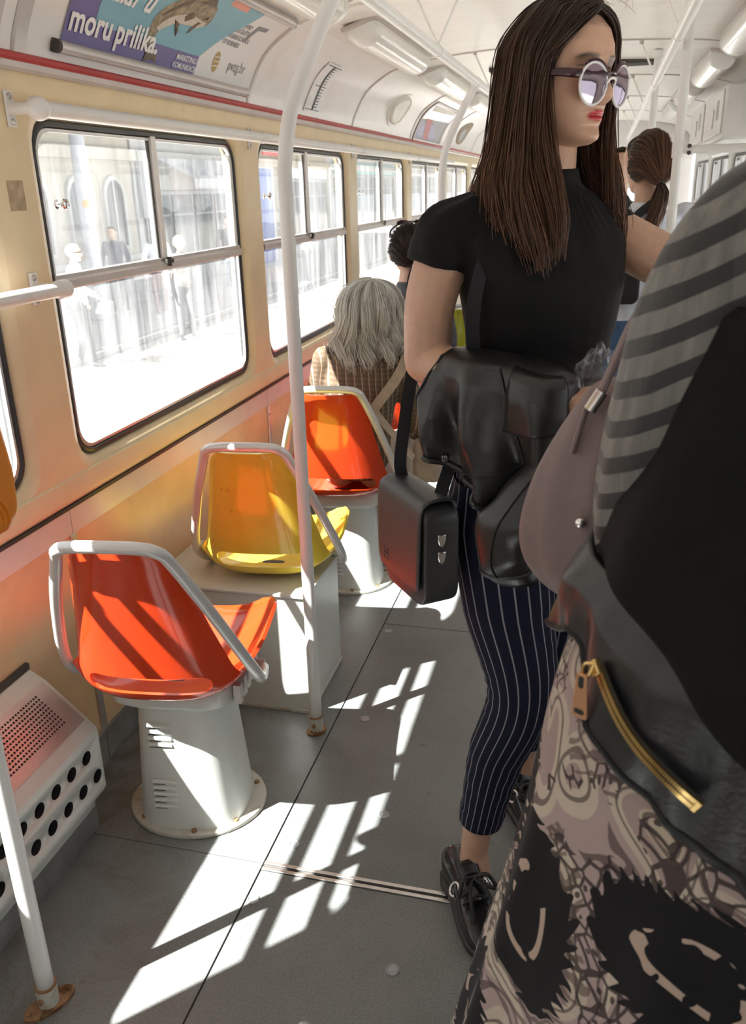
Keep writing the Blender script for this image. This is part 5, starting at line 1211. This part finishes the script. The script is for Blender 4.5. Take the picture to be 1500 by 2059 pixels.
for sx in (-1, 1):
    c = hw_+V3(sx*.042, .058, .118); n_ = unit(V3(sx*.1, .6, .9)); e1 = unit(np.cross(n_, V3(0, 1, 0))); e2 = np.cross(n_, e1)
    b = MB(); b.rings([[c+n_*h+k*(.030*math.cos(a)*e1+.024*math.sin(a)*e2) for a in np.linspace(0, 2*PI, 20, endpoint=False)] for k, h in ((1, 0), (1, .003), (.5, .006), (.05, .007))]); attach(b.build('lens', 'maroon', None), sgl)
# standing girl with a ponytail
def stand(loc, label, face, h, clothes, hairm, arms, headface=None, skin=(.64, .41, .30)):
    x, y = loc; t = thing('person', (x, y, 0), label, 'person'); r, f, u = frame(face); k = h/1.66; P = lambda a, b_, c: np.array((x, y, 0))+k*(r*a+f*b_+u*c)
    J = dict(ground=P(0, 0, 0), pelvis=P(0, 0, .90), chest=P(0, 0, 1.20), neck=P(0, -.01, 1.40), head=P(0, .02, 1.545), shR=P(.17, 0, 1.34), shL=P(-.17, 0, 1.34), hipR=P(.085, 0, .86), hipL=P(-.085, 0, .86), knR=P(.09, .03, .47), knL=P(-.09, .02, .47), anR=P(.09, .02, .08), anL=P(-.10, -.03, .08))
    for s, (el, wr_) in zip('RL', arms): J['el'+s] = P(*el); J['wr'+s] = P(*wr_)
    J, r, f, u = simple_person(t, J, .215*k, face, clothes, skin=skin, voxel=.009, head_face=headface); return t, J, r, f, u
t, Jl, r, f, u = stand((.150, 3.62), 'girl with a brown ponytail, white T-shirt and jeans, seen from behind', (-.30, .95), 1.595, [('shirt', 'shirt', 'cl_white'), ('trousers', 'trousers', 'jeans')], 'h_brown', (((.23, .05, 1.09), (.16, .24, 1.18)), ((-.24, .03, 1.08), (-.15, .2, 1.2))), headface=(-.55, .83, -.12))
hc = Jl['head']; ponytail(t, hc, V3(-.55, .83, 0), u, .207, 'h_brown', [hc+V3(.055, -.085, -.070), hc+V3(.058, -.115, -.115), hc+V3(.045, -.12, -.18), hc+V3(.02, -.115, -.25)], 31, tie='ink')
bk = thing('shoulder_bag', (.02, 3.50, 1.10), 'black shoulder bag worn by the ponytailed girl over her white T-shirt', 'bag')
b = MB(); b.rings([[(p, d, q) for p, q in rrect(-.13, .13, -.12, .12, .03)] for d in (-.05, .05)]); b.build('body', 'cl_black', bk, angle=50, bevel=.01)
attach(strap([V3(.06, 3.45, 1.22), V3(.12, 3.495, 1.30), V3(.20, 3.525, 1.36), V3(.235, 3.60, 1.37)], .016, .002, 40, wdir=(.5, 0, -.8)).build('strap', 'cl_black', None, angle=40), bk)
# man facing the camera behind her
t, Jl, r, f, u = stand((.075, 5.15), 'dark-haired passenger facing the camera behind the ponytailed girl', (0, -1), 1.60, [('shirt', 'jacket', 'cl_black'), ('trousers', 'trousers', 'cl_black')], 'h_dark', (((.23, .05, 1.09), (.16, .24, 1.0)), ((-.24, .03, 1.08), (-.15, .2, 1.0))))
hair_cap(t, Jl['head'], f, u, .207, 'h_dark', grow=1.1)

# ================================================================== PASSENGER IN THE FOREGROUND (seen from behind)
FG = thing('person', (.25, .70, 0), 'foreground passenger in a black top with sheer striped sleeves and a paisley skirt', 'person')
ff = unit((-.10, .99, 0)); fr_ = np.array((ff[1], -ff[0], 0))
mb = MB()
torso(mb, [(V3(.24, .70, .88), fr_, .155, ff, .11, .12, 2.3), (V3(.245, .70, 1.0), fr_, .15, ff, .10, .11, 2.3), (V3(.25, .70, 1.12), fr_, .125, ff, .09, .09, 2.2), (V3(.26, .70, 1.26), fr_, .145, ff, .11, .09, 2.4), (V3(.265, .70, 1.38), fr_, .15, ff, .08, .085, 2.4), (V3(.27, .70, 1.45), fr_, .06, ff, .05, .055, 2)])
limb(mb, [V3(.125, .70, 1.39), V3(.085, .70, 1.26), V3(.075, .70, 1.13)], [.046, .042, .036], smooth=16); limb(mb, [V3(.075, .70, 1.13), V3(.085, .80, 1.10), V3(.11, .90, 1.09)], [.036, .03, .024], smooth=14)
limb(mb, [V3(.41, .70, 1.39), V3(.46, .69, 1.26), V3(.48, .69, 1.12)], [.046, .042, .036], smooth=16); limb(mb, [V3(.48, .69, 1.12), V3(.46, .79, 1.05), V3(.42, .88, 1.04)], [.036, .03, .024], smooth=14)
hand(mb, V3(.11, .90, 1.09), V3(.3, .9, 0), V3(0, 0, -1), .9, .7, -1); hand(mb, V3(.42, .88, 1.04), V3(-.3, .9, 0), V3(0, 0, -1), .9, .6, 1)
limb(mb, [V3(.27, .70, 1.42), V3(.27, .705, 1.50), V3(.27, .715, 1.57)], [.058, .05, .05], smooth=8)
for hx in (.16, .33): limb(mb, [V3(hx, .70, .90), V3(hx, .70, .48), V3(hx, .70, .09)], [.085, .055, .036], smooth=16)
body_mesh('body', mb, head_grid(V3(.27, .725, 1.63), ff, (0, 0, 1), .215, 64, 60, True, skin=SKIN), None, .008, SKIN); attach(bpy.data.objects['body.%03d' % 0] if False else COL.objects[-1], FG)
cp_ = hair_cap(None, V3(.27, .725, 1.63), ff, UP, .215, 'h_dark', 'hair', grow=1.12); attach(cp_, FG)
for hx in (.16, .33): attach(shoe('shoe', None, (hx, .64, 0), ff, .25, 'shoe_black', .085, .07), FG)
# striped sheer blouse: yoke and batwing sleeve
def stripes_mat():
    m, nt, p = new_mat('sheer striped chiffon'); v = coord(nt); sp = nt.nodes.new('ShaderNodeSeparateXYZ'); nt.links.new(v, sp.inputs[0])
    x, y, z = sp.outputs
    t = math_n(nt, 'SUBTRACT', z, math_n(nt, 'MULTIPLY', x, .62)); t = math_n(nt, 'ADD', t, math_n(nt, 'MULTIPLY', noise(nt, v, 9, 2), .010))
    f_ = math_n(nt, 'FRACT', math_n(nt, 'MULTIPLY', t, 1/.0285)); st = math_n(nt, 'LESS_THAN', f_, .46)
    g = ramp(nt, noise(nt, coord(nt, 'Object', (90, 90, 8)), 1.0, 3), ((.3, (.10, .097, .092)), (.7, (.20, .19, .175))))
    nt.links.new(mixc(nt, st, g, (.012, .011, .012)), p.inputs['Base Color']); p.inputs['Roughness'].default_value = .6; p.inputs['Sheen Weight'].default_value = .2
    bump(nt, p, noise(nt, coord(nt, 'Object', (60, 60, 6)), 1.0, 3), .3, .004); return m
MT['stripes'] = stripes_mat()
A = np.linspace(0, 2*PI, 64, endpoint=False)
def loft(spec, n=40, ripple=None):
    """spec rows: z, cx, cy, rx, ry"""
    S = catmull(spec, n); R = []
    for i in range(n):
        z, cx, cy, rx, ry = S[i]; k = np.array([1+(ripple(i/(n-1), a) if ripple else 0) for a in A]); R.append(np.stack([cx+rx*np.cos(A)*k, cy+ry*np.sin(A)*k, np.full(len(A), z)], 1))
    return np.array(R)
b = MB()
R = loft([(1.475, .27, .70, .075, .06), (1.455, .262, .695, .115, .085), (1.425, .25, .695, .168, .11), (1.385, .235, .695, .182, .118), (1.34, .235, .70, .19, .12)], 26, lambda s, a: .012*math.sin(9*a+4*s)); b.rings(R)
yk = b.build('blouse', 'stripes', None, angle=180); attach(yk, FG)
b = MB(); R = loft([(1.435, .150, .68, .045, .05), (1.40, .127, .685, .067, .062), (1.34, .108, .69, .076, .070), (1.27, .102, .695, .084, .074), (1.20, .094, .70, .085, .074), (1.14, .082, .705, .074, .066), (1.09, .075, .71, .052, .05), (1.075, .075, .71, .045, .045)], 60, lambda s, a: s*(.035*math.sin(6*a+7*s)+.02*math.sin(11*a-9*s)))
b.rings(R); attach(b.build('sleeve', 'stripes', None, angle=180), FG)
# black tunic falling over it
MT['tunic'] = cloth_mat('black crepe', (.004, .004, .0042), .85, sheen=.0)
_tc = catmull([(-70, 1.10, 0), (-20, 1.12, 0), (0, 1.135, 0), (20, 1.135, 0), (40, 1.11, 0), (60, 1.072, 0), (90, 1.035, 0), (130, 1.03, 0), (210, 1.08, 0)], 120); _ta, _tl = _tc[:, 0], _tc[:, 1]
def tunic(u, v):
    q = math.radians(-70+280*u); a = -70+280*u      # 0 = left side, 90 = back
    lo = float(np.interp(a, _ta, _tl)); z = 1.385+(lo-1.385)*v
    zz = [1.03, 1.10, 1.14, 1.184, 1.232, 1.285, 1.335, 1.36, 1.385]
    cx, rx, ry = (np.interp(z, zz, t_) for t_ in ([.245, .252, .258, .262, .268, .272, .275, .290, .300], [.254, .248, .242, .237, .224, .215, .205, .172, .120], [.250, .238, .215, .185, .155, .143, .132, .12, .10]))
    k = 1+v*.014*math.sin(a*.22+3*v)+.008*math.sin(a*.11)*v
    return (cx-rx*k*math.cos(q), .672-ry*k*math.sin(q), z)
b = MB(); b.grid(tunic, 120, 44); attach(b.build('tunic', 'tunic', None, angle=180, solid=.002), FG)
# paisley skirt
def paisley():
    m, nt, p = new_mat('paisley print'); v = coord(nt)
    def warped(scale, amp):
        cw = nt.nodes.new('ShaderNodeTexNoise'); cw.inputs['Scale'].default_value = scale; cw.inputs['Detail'].default_value = 1.0; nt.links.new(v, cw.inputs['Vector'])
        sc = nt.nodes.new('ShaderNodeVectorMath'); sc.operation = 'SCALE'; sc.inputs['Scale'].default_value = amp; nt.links.new(cw.outputs['Color'], sc.inputs[0])
        wv = nt.nodes.new('ShaderNodeVectorMath'); wv.operation = 'ADD'; nt.links.new(v, wv.inputs[0]); nt.links.new(sc.outputs[0], wv.inputs[1]); return wv.outputs[0]
    w = warped(8, .13); w2 = warped(16, .035)
    def vor(vec, scale, feature='F1'):
        o = nt.nodes.new('ShaderNodeTexVoronoi'); o.inputs['Scale'].default_value = scale; o.feature = feature; nt.links.new(vec, o.inputs['Vector']); return o.outputs['Distance']
    lt = lambda a_, b_: math_n(nt, 'LESS_THAN', a_, b_)
    # motif field: concentric teardrops in cream, mauve and taupe
    d = vor(w, 9.0); frac = math_n(nt, 'FRACT', math_n(nt, 'MULTIPLY', d, 5.0))
    tone = ramp(nt, math_n(nt, 'MULTIPLY', d, 1.0), ((.0, (.34, .25, .20)), (.12, (.56, .47, .38)), (.24, (.40, .30, .30)), (.36, (.60, .52, .44)), (.50, (.44, .34, .34)), (.66, (.62, .55, .46))), 'CONSTANT')
    tone = mixc(nt, math_n(nt, 'MULTIPLY', noise(nt, v, 22, 3), .5), tone, (.30, .22, .18))
    c = mixc(nt, math_n(nt, 'MULTIPLY', lt(frac, .13), .75), tone, (.07, .045, .045))
    # lace of small scrolls inside some of the motifs
    lace = math_n(nt, 'MAXIMUM', lt(vor(w2, 58, 'DISTANCE_TO_EDGE'), .09), lt(vor(w2, 58), .16))
    area = math_n(nt, 'GREATER_THAN', noise(nt, w2, 13, 1), .545)
    c = mixc(nt, math_n(nt, 'MULTIPLY', math_n(nt, 'MULTIPLY', lace, area), .88), c, (.03, .02, .022))
    # feathered strokes
    wav = nt.nodes.new('ShaderNodeTexWave'); wav.wave_type = 'BANDS'; wav.bands_direction = 'DIAGONAL'; wav.inputs['Scale'].default_value = 34; wav.inputs['Distortion'].default_value = 5; wav.inputs['Detail'].default_value = 1; nt.links.new(w, wav.inputs['Vector'])
    stroke = math_n(nt, 'MULTIPLY', math_n(nt, 'GREATER_THAN', wav.outputs[0], .72), math_n(nt, 'GREATER_THAN', noise(nt, w, 9, 1), .55))
    c = mixc(nt, math_n(nt, 'MULTIPLY', stroke, .7), c, (.10, .07, .065))
    # black ground in large rounded areas with serrated edges, pale dotted swirls inside
    bl = vor(warped(6, .10), 5.6); edge = math_n(nt, 'ADD', bl, math_n(nt, 'MULTIPLY', math_n(nt, 'SUBTRACT', wav.outputs[0], .5), .06)); black = lt(edge, .43)
    sw = math_n(nt, 'MULTIPLY', lt(math_n(nt, 'ABSOLUTE', math_n(nt, 'SUBTRACT', bl, .22)), .020), math_n(nt, 'GREATER_THAN', noise(nt, v, 60, 0), .52))
    c = mixc(nt, black, c, (.007, .006, .008)); c = mixc(nt, sw, c, (.46, .35, .29))
    nt.links.new(c, p.inputs['Base Color']); p.inputs['Roughness'].default_value = .7; p.inputs['Specular IOR Level'].default_value = .25; return m
MT['paisley'] = paisley()
b = MB(); A = np.linspace(0, 2*PI, 160, endpoint=False)
R = loft([(1.075, .225, .70, .215, .175), (1.0, .215, .70, .228, .19), (.90, .205, .70, .235, .205), (.835, .20, .70, .240, .215), (.70, .20, .70, .268, .24), (.58, .20, .70, .295, .262), (.40, .20, .70, .330, .29), (.20, .20, .70, .362, .32), (.07, .20, .70, .380, .335)], 70, lambda s, a: (s**1.2)*(.035*math.sin(9*a+1.5+1.5*s)+.022*math.sin(17*a-2*s)+.012*math.sin(26*a)))
b.rings(R); attach(b.build('skirt', 'paisley', None, angle=180), FG)
# leather jacket tied round the waist
MT['leather_grey'] = leather('worn black leather', (.017, .017, .020), .36)
TJ = thing('leather_jacket', (.22, .68, 1.02), 'black leather jacket with a gold zip tied at the waist of the foreground passenger', 'jacket')
_jc = catmull([(-60, 1.0, 0), (-20, 1.03, 0), (0, 1.045, 0), (14, 1.072, 0), (26, 1.045, 0), (40, .995, 0), (60, .962, 0), (85, .945, 0), (120, .95, 0), (200, .98, 0)], 120); _ja, _jl = _jc[:, 0], _jc[:, 1]
def wrap(v, a):
    """a: degrees from the left side (0) round the back (90) towards the right"""
    lo = float(np.interp(a, _ja, _jl))
    z = 1.135+(lo-1.135)*v; q = math.radians(a); k = .93+.07*min(1, v*3)+.028*math.sin(a*.17+2.2*v)*v**.7+.018*math.sin(a*.33-3*v)*v+.008*math.sin(a*.7+5*v)*v+.02*v
    cx = .235; return np.array((cx-.243*k*math.cos(q), .69-.205*k*math.sin(q), z))
b = MB(); b.grid(lambda u, v: wrap(v, -60+260*u), 130, 30); attach(b.build('body_panel', 'leather_grey', None, angle=180, solid=.004), TJ)
b = MB(); b.tube([wrap(.96, a)+V3(-.0024*math.cos(math.radians(a)), -.0024*math.sin(math.radians(a)), 0) for a in np.linspace(-60, 200, 120)], .0022, 6); attach(b.build('hem_seam', 'seam', None), TJ)
# mauve handbag under her arm
MT['mauve'] = M('mauve grained leather', (.215, .150, .148), .5, var=.08, bmp=.35, bscale=420)
MB_ = thing('handbag', (.02, .83, 1.12), 'mauve slouchy handbag hanging from the striped arm of the foreground passenger', 'bag')
A = np.linspace(0, 2*PI, 72, endpoint=False)
b = MB(); R = loft([(1.245, .030, .83, .018, .012), (1.235, .028, .83, .030, .022), (1.20, .022, .83, .045, .035), (1.15, .016, .83, .061, .046), (1.10, .016, .83, .073, .055), (1.06, .018, .83, .074, .056), (1.03, .024, .83, .062, .048), (1.012, .028, .83, .040, .032), (1.006, .03, .83, .018, .016)], 46, lambda s, a: .05*math.sin(4*a+3*s)*math.sin(PI*s)+.03*math.sin(9*a-5*s)*math.sin(PI*s)); b.rings(R); attach(b.build('body', 'mauve', None, angle=180), MB_)
for dx in (0, .016):
    b = MB(); b.tube([V3(.008+dx, .80, 1.236), V3(.018+dx, .78, 1.27), V3(.034+dx, .765, 1.315), V3(.060+dx, .76, 1.35)], .0034, 8, smooth=24, flat=1.5); attach(b.build('strap', 'mauve', None), MB_)
b = MB(); b.tube([V3(.000, .796, 1.222), V3(.010, .797, 1.240)], .0065, 12); attach(b.build('strap_ring', 'chrome', None), MB_)
b = MB(); b.tube([V3(-.014, .795, 1.18), V3(-.004, .796, 1.222)], .0032, 8); attach(b.build('strap_tab', 'mauve', None), MB_)
b = MB(); b.sphere((-.002, .772, 1.118), .0055, 12, 8); attach(b.build('stud', 'chrome', None), MB_)

# gold zip and its pull on the tied jacket
MT['gold'] = M('gold metal', (.72, .50, .20), .25, 1.0, var=.05); MT['copper'] = M('rose gold tag', (.80, .46, .30), .32, .9, var=.04)
ZP = catmull([(.0222, .5800, 1.0798), (.0305, .5675, 1.0646), (.0395, .5570, 1.0508), (.0515, .5455, 1.0387), (.0650, .5330, 1.0307), (.0805, .5222, 1.0221), (.0930, .5165, 1.0151)], 120)
ZN = np.array([unit((p[0]-.235, (p[1]-.69)*1.4, 0)) for p in ZP]); ZT = np.gradient(ZP, axis=0); ZT /= np.linalg.norm(ZT, axis=1)[:, None]; ZS = np.cross(ZN, ZT)
b = MB(); b.rings([[p+n_*.0045+s_*w_ for w_ in (-.0075, .0075)]+[p+n_*.0035+s_*w_ for w_ in (.0075, -.0075)] for p, n_, s_ in zip(ZP, ZN, ZS)]); attach(b.build('zip_tape', 'ink', None, angle=50), TJ)
for sd in (-1, 1):
    b = MB()
    for i in range(2, 118, 2):
        p = ZP[i]+ZN[i]*.0055+ZS[i]*sd*.0028; b.obox(p, ZT[i], ZS[i], ZN[i], .00085, .0021, .0012)
    z_ = attach(b.build('zip_teeth', 'gold', None, smooth=False), TJ); z_['kind'] = 'stuff'
b = MB(); b.obox(ZP[1]+ZN[1]*.007, ZT[1], ZS[1], ZN[1], .006, .0052, .0030); sl_ = attach(b.build('zip_slider', 'gold', None, bevel=.0012), TJ)
b = MB(); b.obox(ZP[118]+ZN[118]*.0055, ZT[118], ZS[118], ZN[118], .0022, .0055, .0018); attach(b.build('zip_stop', 'gold', None, bevel=.0006), TJ)
pc = ZP[1]+ZN[1]*.009
b = MB(); b.tube([pc+V3(0, 0, .004), pc+V3(-.006, .002, .002), pc+V3(-.008, .003, -.006), pc+V3(-.004, .001, -.008), pc+V3(0, 0, .004)], .0014, 8, smooth=24); attach(b.build('pull_ring', 'gold', None), TJ)
pw = unit(V3(.86, -.5, 0)); pn = unit(V3(-.5, -.86, 0)); q0 = pc+V3(-.008, .000, -.006)
outl = [(-.0042, 0), (.0042, 0), (.0072, -.036), (.0058, -.039), (-.0058, -.039), (-.0072, -.036)]
b = MB(); b.prism(outl, lambda a, q, h: q0+pw*a+pn*h+V3(-.003*0, 0, q), -.0010, .0010); attach(b.build('pull_tag', 'copper', None, bevel=.0005), TJ)
for dz, w_, h_ in ((-.007, .0022, .005), (-.033, .0042, .0022)):
    b = MB(); b.prism(rrect(-w_, w_, dz-h_, dz+h_, min(w_, h_)*.8, 4), lambda a, q, h: q0+pw*a+pn*h+V3(0, 0, q), .0009, .0014); attach(b.build('tag_slot', 'ink', None), TJ)
b = MB(); b.tube([q0+V3(.0, 0, -.039), q0+V3(.002, -.002, -.055), q0+V3(.014, -.006, -.072), q0+V3(.026, -.010, -.066)], .0010, 6, smooth=24); attach(b.build('pull_cord', 'mauve', None), TJ)
# ================================================================== POSTERS AND STICKERS ON THE COVE
MT['poster_white'] = M('poster paper', (.80, .79, .80), .35, var=.01); MT['poster_violet'] = M('violet print', (.19, .165, .37), .35, var=.03); MT['poster_teal'] = M('blue green print', (.24, .47, .58), .35, var=.03)
MT['fish'] = M('fish print', (.30, .25, .17), .4, var=.5, vscale=55); MT['fish_pale'] = M('pale belly print', (.62, .58, .50), .4, var=.1, vscale=60); MT['fish_dark'] = M('dark fin print', (.16, .12, .08), .4, var=.4, vscale=80)
MT['gold_print'] = M('gold print', (.45, .30, .10), .4, var=.4, vscale=120); MT['print_white'] = M('white print', (.85, .85, .86), .4, var=.01); MT['print_red'] = M('salmon print', (.80, .35, .28), .4); MT['print_grey'] = M('grey print', (.25, .25, .27), .4)
PT = thing('advert_poster', (-1.17, 1.80, 1.74), 'curved advert poster with a printed cod in a grey holder on the cove', 'poster')
PYa, PYb = 1.868, 2.885; S0 = .045; S1 = .30
def on(h): return lambda y, s: tuple(np.array((lambda x, z, nx, nz: (x+nx*h, y, z+nz*h))(*cove_at(s))))
def flat(name, poly, h, mat, parent=PT, step=.02):
    """printed shape laid on the curved poster; poly in (y, s)"""
    bm = bmesh.new(); f = bm.faces.new([bm.verts.new((a, q, 0)) for a, q in poly]); bmesh.ops.triangulate(bm, faces=[f])
    lo, hi = min(q for a, q in poly), max(q for a, q in poly)
    for s in np.arange(lo+step, hi, step):
        bmesh.ops.bisect_plane(bm, geom=bm.verts[:]+bm.edges[:]+bm.faces[:], plane_co=(0, s, 0), plane_no=(0, 1, 0))
    fn = on(h); bm.verts.index_update(); b = MB(); b.add([fn(v.co.x, v.co.y) for v in bm.verts], [tuple(v.index for v in fc.verts) for fc in bm.faces]); bm.free()
    o = b.build(name, mat, None, smooth=False, fixn=False); return attach(o, parent)
b = MB(); b.grid(lambda u, v: on(.0035)(PYa+(PYb-PYa)*u, S0+(S1-S0)*v), 3, 18); attach(b.build('sheet', 'poster_white', None, angle=180), PT)
flat('printed_panel', [(PYa, S0), (2.53, S0), (2.53, S0+.055), (2.00, S0+.055), (2.00, S0+.16), (1.97, S1), (PYa, S1)], .0042, 'poster_violet')
teal = [(1.98, S0+.052), (2.525, S0+.052)]+[(2.53+.19*math.sin(t*1.5), S0+.052+(S1-S0-.052)*t) for t in np.linspace(.05, 1, 9)]+[(1.955, S1)]
flat('printed_panel', teal, .0048, 'poster_teal')
# cod: body, belly, fins, tail
CTR = [(2.255, S0+.030), (2.235, S0+.065), (2.245, S0+.105), (2.29, S0+.145), (2.36, S0+.168), (2.43, S0+.165), (2.485, S0+.150)]
cw = np.interp(np.linspace(0, 1, 30), [0, .2, .45, .7, .9, 1], [.012, .018, .040, .050, .040, .010]); cc = catmull([(a, q, 0) for a, q in CTR], 30); ct = np.gradient(cc, axis=0); ct /= np.linalg.norm(ct, axis=1)[:, None]
nrm2 = np.stack([-ct[:, 1], ct[:, 0]], 1)
flat('printed_fish', [tuple(p[:2]+n_*w_) for p, n_, w_ in zip(cc, nrm2, cw)]+[tuple(p[:2]-n_*w_) for p, n_, w_ in list(zip(cc, nrm2, cw))[::-1]], .0056, 'fish')
flat('printed_fish_belly', [tuple(p[:2]-n_*w_*.35) for p, n_, w_ in list(zip(cc, nrm2, cw))[8:29]]+[tuple(p[:2]-n_*w_*.98) for p, n_, w_ in list(zip(cc, nrm2, cw))[8:29][::-1]], .0060, 'fish_pale')
for poly in ([(2.235, S0+.045), (2.275, S0+.04), (2.295, S0+.004), (2.262, S0+.012), (2.225, S0+.002)], [(2.24, S0+.12), (2.29, S0+.175), (2.335, S0+.215), (2.33, S0+.185)], [(2.35, S0+.195), (2.42, S0+.225), (2.45, S0+.20)], [(2.37, S0+.165), (2.345, S0+.142), (2.36, S0+.128), (2.395, S0+.148)], [(2.31, S0+.125), (2.355, S0+.098), (2.352, S0+.082), (2.345, S0+.118)], [(2.425, S0+.140), (2.40, S0+.098), (2.415, S0+.105), (2.445, S0+.142)]):
    flat('printed_fin', poly, .0063, 'fish_dark')
flat('printed_eye', [(2.458+.006*math.cos(t), S0+.160+.005*math.sin(t)) for t in np.linspace(0, 2*PI, 12, endpoint=False)], .0066, 'ink')
flat('printed_egg', [(2.645+.021*math.cos(t), S0+.052+.030*math.sin(t)) for t in np.linspace(0, 2*PI, 20, endpoint=False)], .0045, 'gold_print')
for k in range(3): flat('printed_egg_band', [(2.626, S0+.038+.013*k), (2.664, S0+.040+.013*k), (2.664, S0+.043+.013*k), (2.626, S0+.041+.013*k)], .0050, 'poster_white')
flat('printed_tag', [(2.50, S1-.03), (2.62, S1-.03), (2.60, S1), (2.49, S1)], .0052, 'print_red')
flat('printed_hook', [(2.755, S0+.135), (2.77, S0+.135), (2.785, S0+.185), (2.84, S0+.19), (2.84, S0+.205), (2.765, S0+.20)], .0045, 'print_grey')
def ptext(name, body, size, y, s, mat, bold=0., h=.0068, spacing=1.):
    fn = on(h); x = 0
    for w in body.split(' '):       # word by word
        o = put_text(name, w, size, lambda a, q: fn(y+x+a, s+q), mat, None, bold, spacing); attach(o, PT)
        x += float(text_mesh(w, size, bold, spacing)[0][:, 0].max())+size*.26
ptext('lettering', 'bakalar u', .080, 1.885, S0+.118, 'print_white', .0022, spacing=1.02); ptext('lettering', 'moru prilika.', .078, 1.878, S0+.028, 'print_white', .0022, spacing=1.02)
ptext('lettering', 'MARKETING I', .021, 2.395, S0+.030, 'print_white', .0004); ptext('lettering', 'KOMUNIKACIJE', .021, 2.385, S0+.008, 'print_white', .0004)
ptext('lettering', 'pvzg.hr', .046, 2.735, S0+.040, 'print_grey', .0003, .0045)
for k, tx in enumerate(('POSLOVNO', 'VELEU\u010cILI\u0160TE', 'ZAGREB SCHOOL', 'OF BUSINESS')): ptext('lettering', tx, .021, 2.628, S0+.178-.023*k, 'print_grey', .0004, .0045)
for s_, ya, yb in ((S0-.012, 1.845, 2.92), (S1+.012, 1.845, 2.92)):
    b = MB(); f0 = on(.009); b.tube([f0(ya, s_), f0(yb, s_)], .0135, 14); rl = attach(b.build('holder_rail', 'alu_matte', None, angle=60), PT)
    for yy in (ya, yb):
        b = MB(); b.tube([f0(yy-.006, s_), f0(yy+.006, s_)], .0148, 14); attach(b.build('rail_cap', 'dark' if yy == ya else 'alu', None, angle=60), PT)
# ruler-like sticker
RS = thing('ruler_sticker', (-1.15, 3.65, 1.80), 'narrow white sticker printed like a black ruler on the cove behind the bent pole', 'sticker')
ym = 3.64; sa, sb_ = .025, .225
flat('strip', [(ym-.10, sa-.004), (ym+.10, sa-.004), (ym+.10, sb_+.004), (ym-.10, sb_+.004)], .0035, 'print_white', RS)
flat('printed_line', [(ym-.010, sa+.006), (ym+.010, sa+.006), (ym+.010, sb_-.006), (ym-.010, sb_-.006)], .0042, 'ink', RS)
for k in range(17):
    s_ = sa+.006+(sb_-sa-.012)*k/16; w_ = .088 if k in (0, 16) else (.065 if k == 8 else .048)
    flat('printed_tick', [(ym-(w_ if k in (0, 8, 16) else 0), s_-.0016), (ym+w_, s_-.0016), (ym+w_, s_+.0016), (ym-(w_ if k in (0, 8, 16) else 0), s_+.0016)], .0042, 'ink', RS)
# oval cover
OV = thing('oval_cover', (-1.12, 5.0, 1.83), 'raised oval cover on the cove panel beyond the ruler sticker', 'cover')
b = MB(); A = np.linspace(0, 2*PI, 40, endpoint=False)
for_ = [(1.0, .002), (.98, .016), (.90, .022), (.86, .018), (.5, .020), (.05, .021)]
b.rings([[on(h)(5.02+.16*k*math.cos(t), .145+.085*k*math.sin(t)) for t in A] for k, h in for_]); attach(b.build('cover', 'ceil', None, angle=50), OV)
b = MB(); b.rings([[on(h)(5.02+.185*k*math.cos(t), .145+.10*k*math.sin(t)) for t in A] for k, h in ((1, .001), (.99, .004), (.86, .004), (.85, .001))]); attach(b.build('rim', 'cove', None, angle=50), OV)
# far picture panel and far round picture
FP = thing('picture_panel', (-1.13, 6.1, 1.82), 'colourful orange picture panel far along the cove, beside the bent pole', 'poster')
y0, y1 = 5.68, 6.6
flat('sheet', [(y0, .01), (y1, .01), (y1, .27), (y0, .27)], .0035, 'print_grey', FP)
flat('printed_sky', [(y0+.03, .14), (y1-.03, .17), (y1-.03, .262), (y0+.03, .262)], .0045, 'seat_orange', FP); flat('printed_road', [(y0+.03, .02), (y1-.2, .02), (y0+.5, .12), (y0+.03, .12)], .0050, 'poster_violet', FP); flat('printed_band', [(y0+.3, .02), (y0+.45, .02), (y0+.35, .15), (y0+.15, .15)], .0055, 'red', FP)
flat('printed_sheen', [(y0+.1, .205), (y1-.1, .23), (y1-.1, .262), (y0+.03, .255)], .0055, 'fish_pale', FP)
for a0, a1, c0, c1 in ((y0-.012, y0+.012, .005, .275), (y1-.012, y1+.012, .005, .275), (y0, y1, .268, .278), (y0, y1, .003, .013)):
    flat('frame_strip', [(a0, c0), (a1, c0), (a1, c1), (a0, c1)], .007, 'alu_matte', FP)
RP = thing('round_picture', (-1.13, 7.4, 1.82), 'faded round picture on the farthest visible cove panel', 'poster')
flat('sheet', [(7.4+.22*math.cos(t), .14+.10*math.sin(t)) for t in np.linspace(0, 2*PI, 28, endpoint=False)], .0035, 'strap_beige', RP); flat('printed_shape', [(7.4+.10*math.cos(t), .12+.05*math.sin(t)) for t in np.linspace(0, 2*PI, 20, endpoint=False)], .0045, 'print_grey', RP)
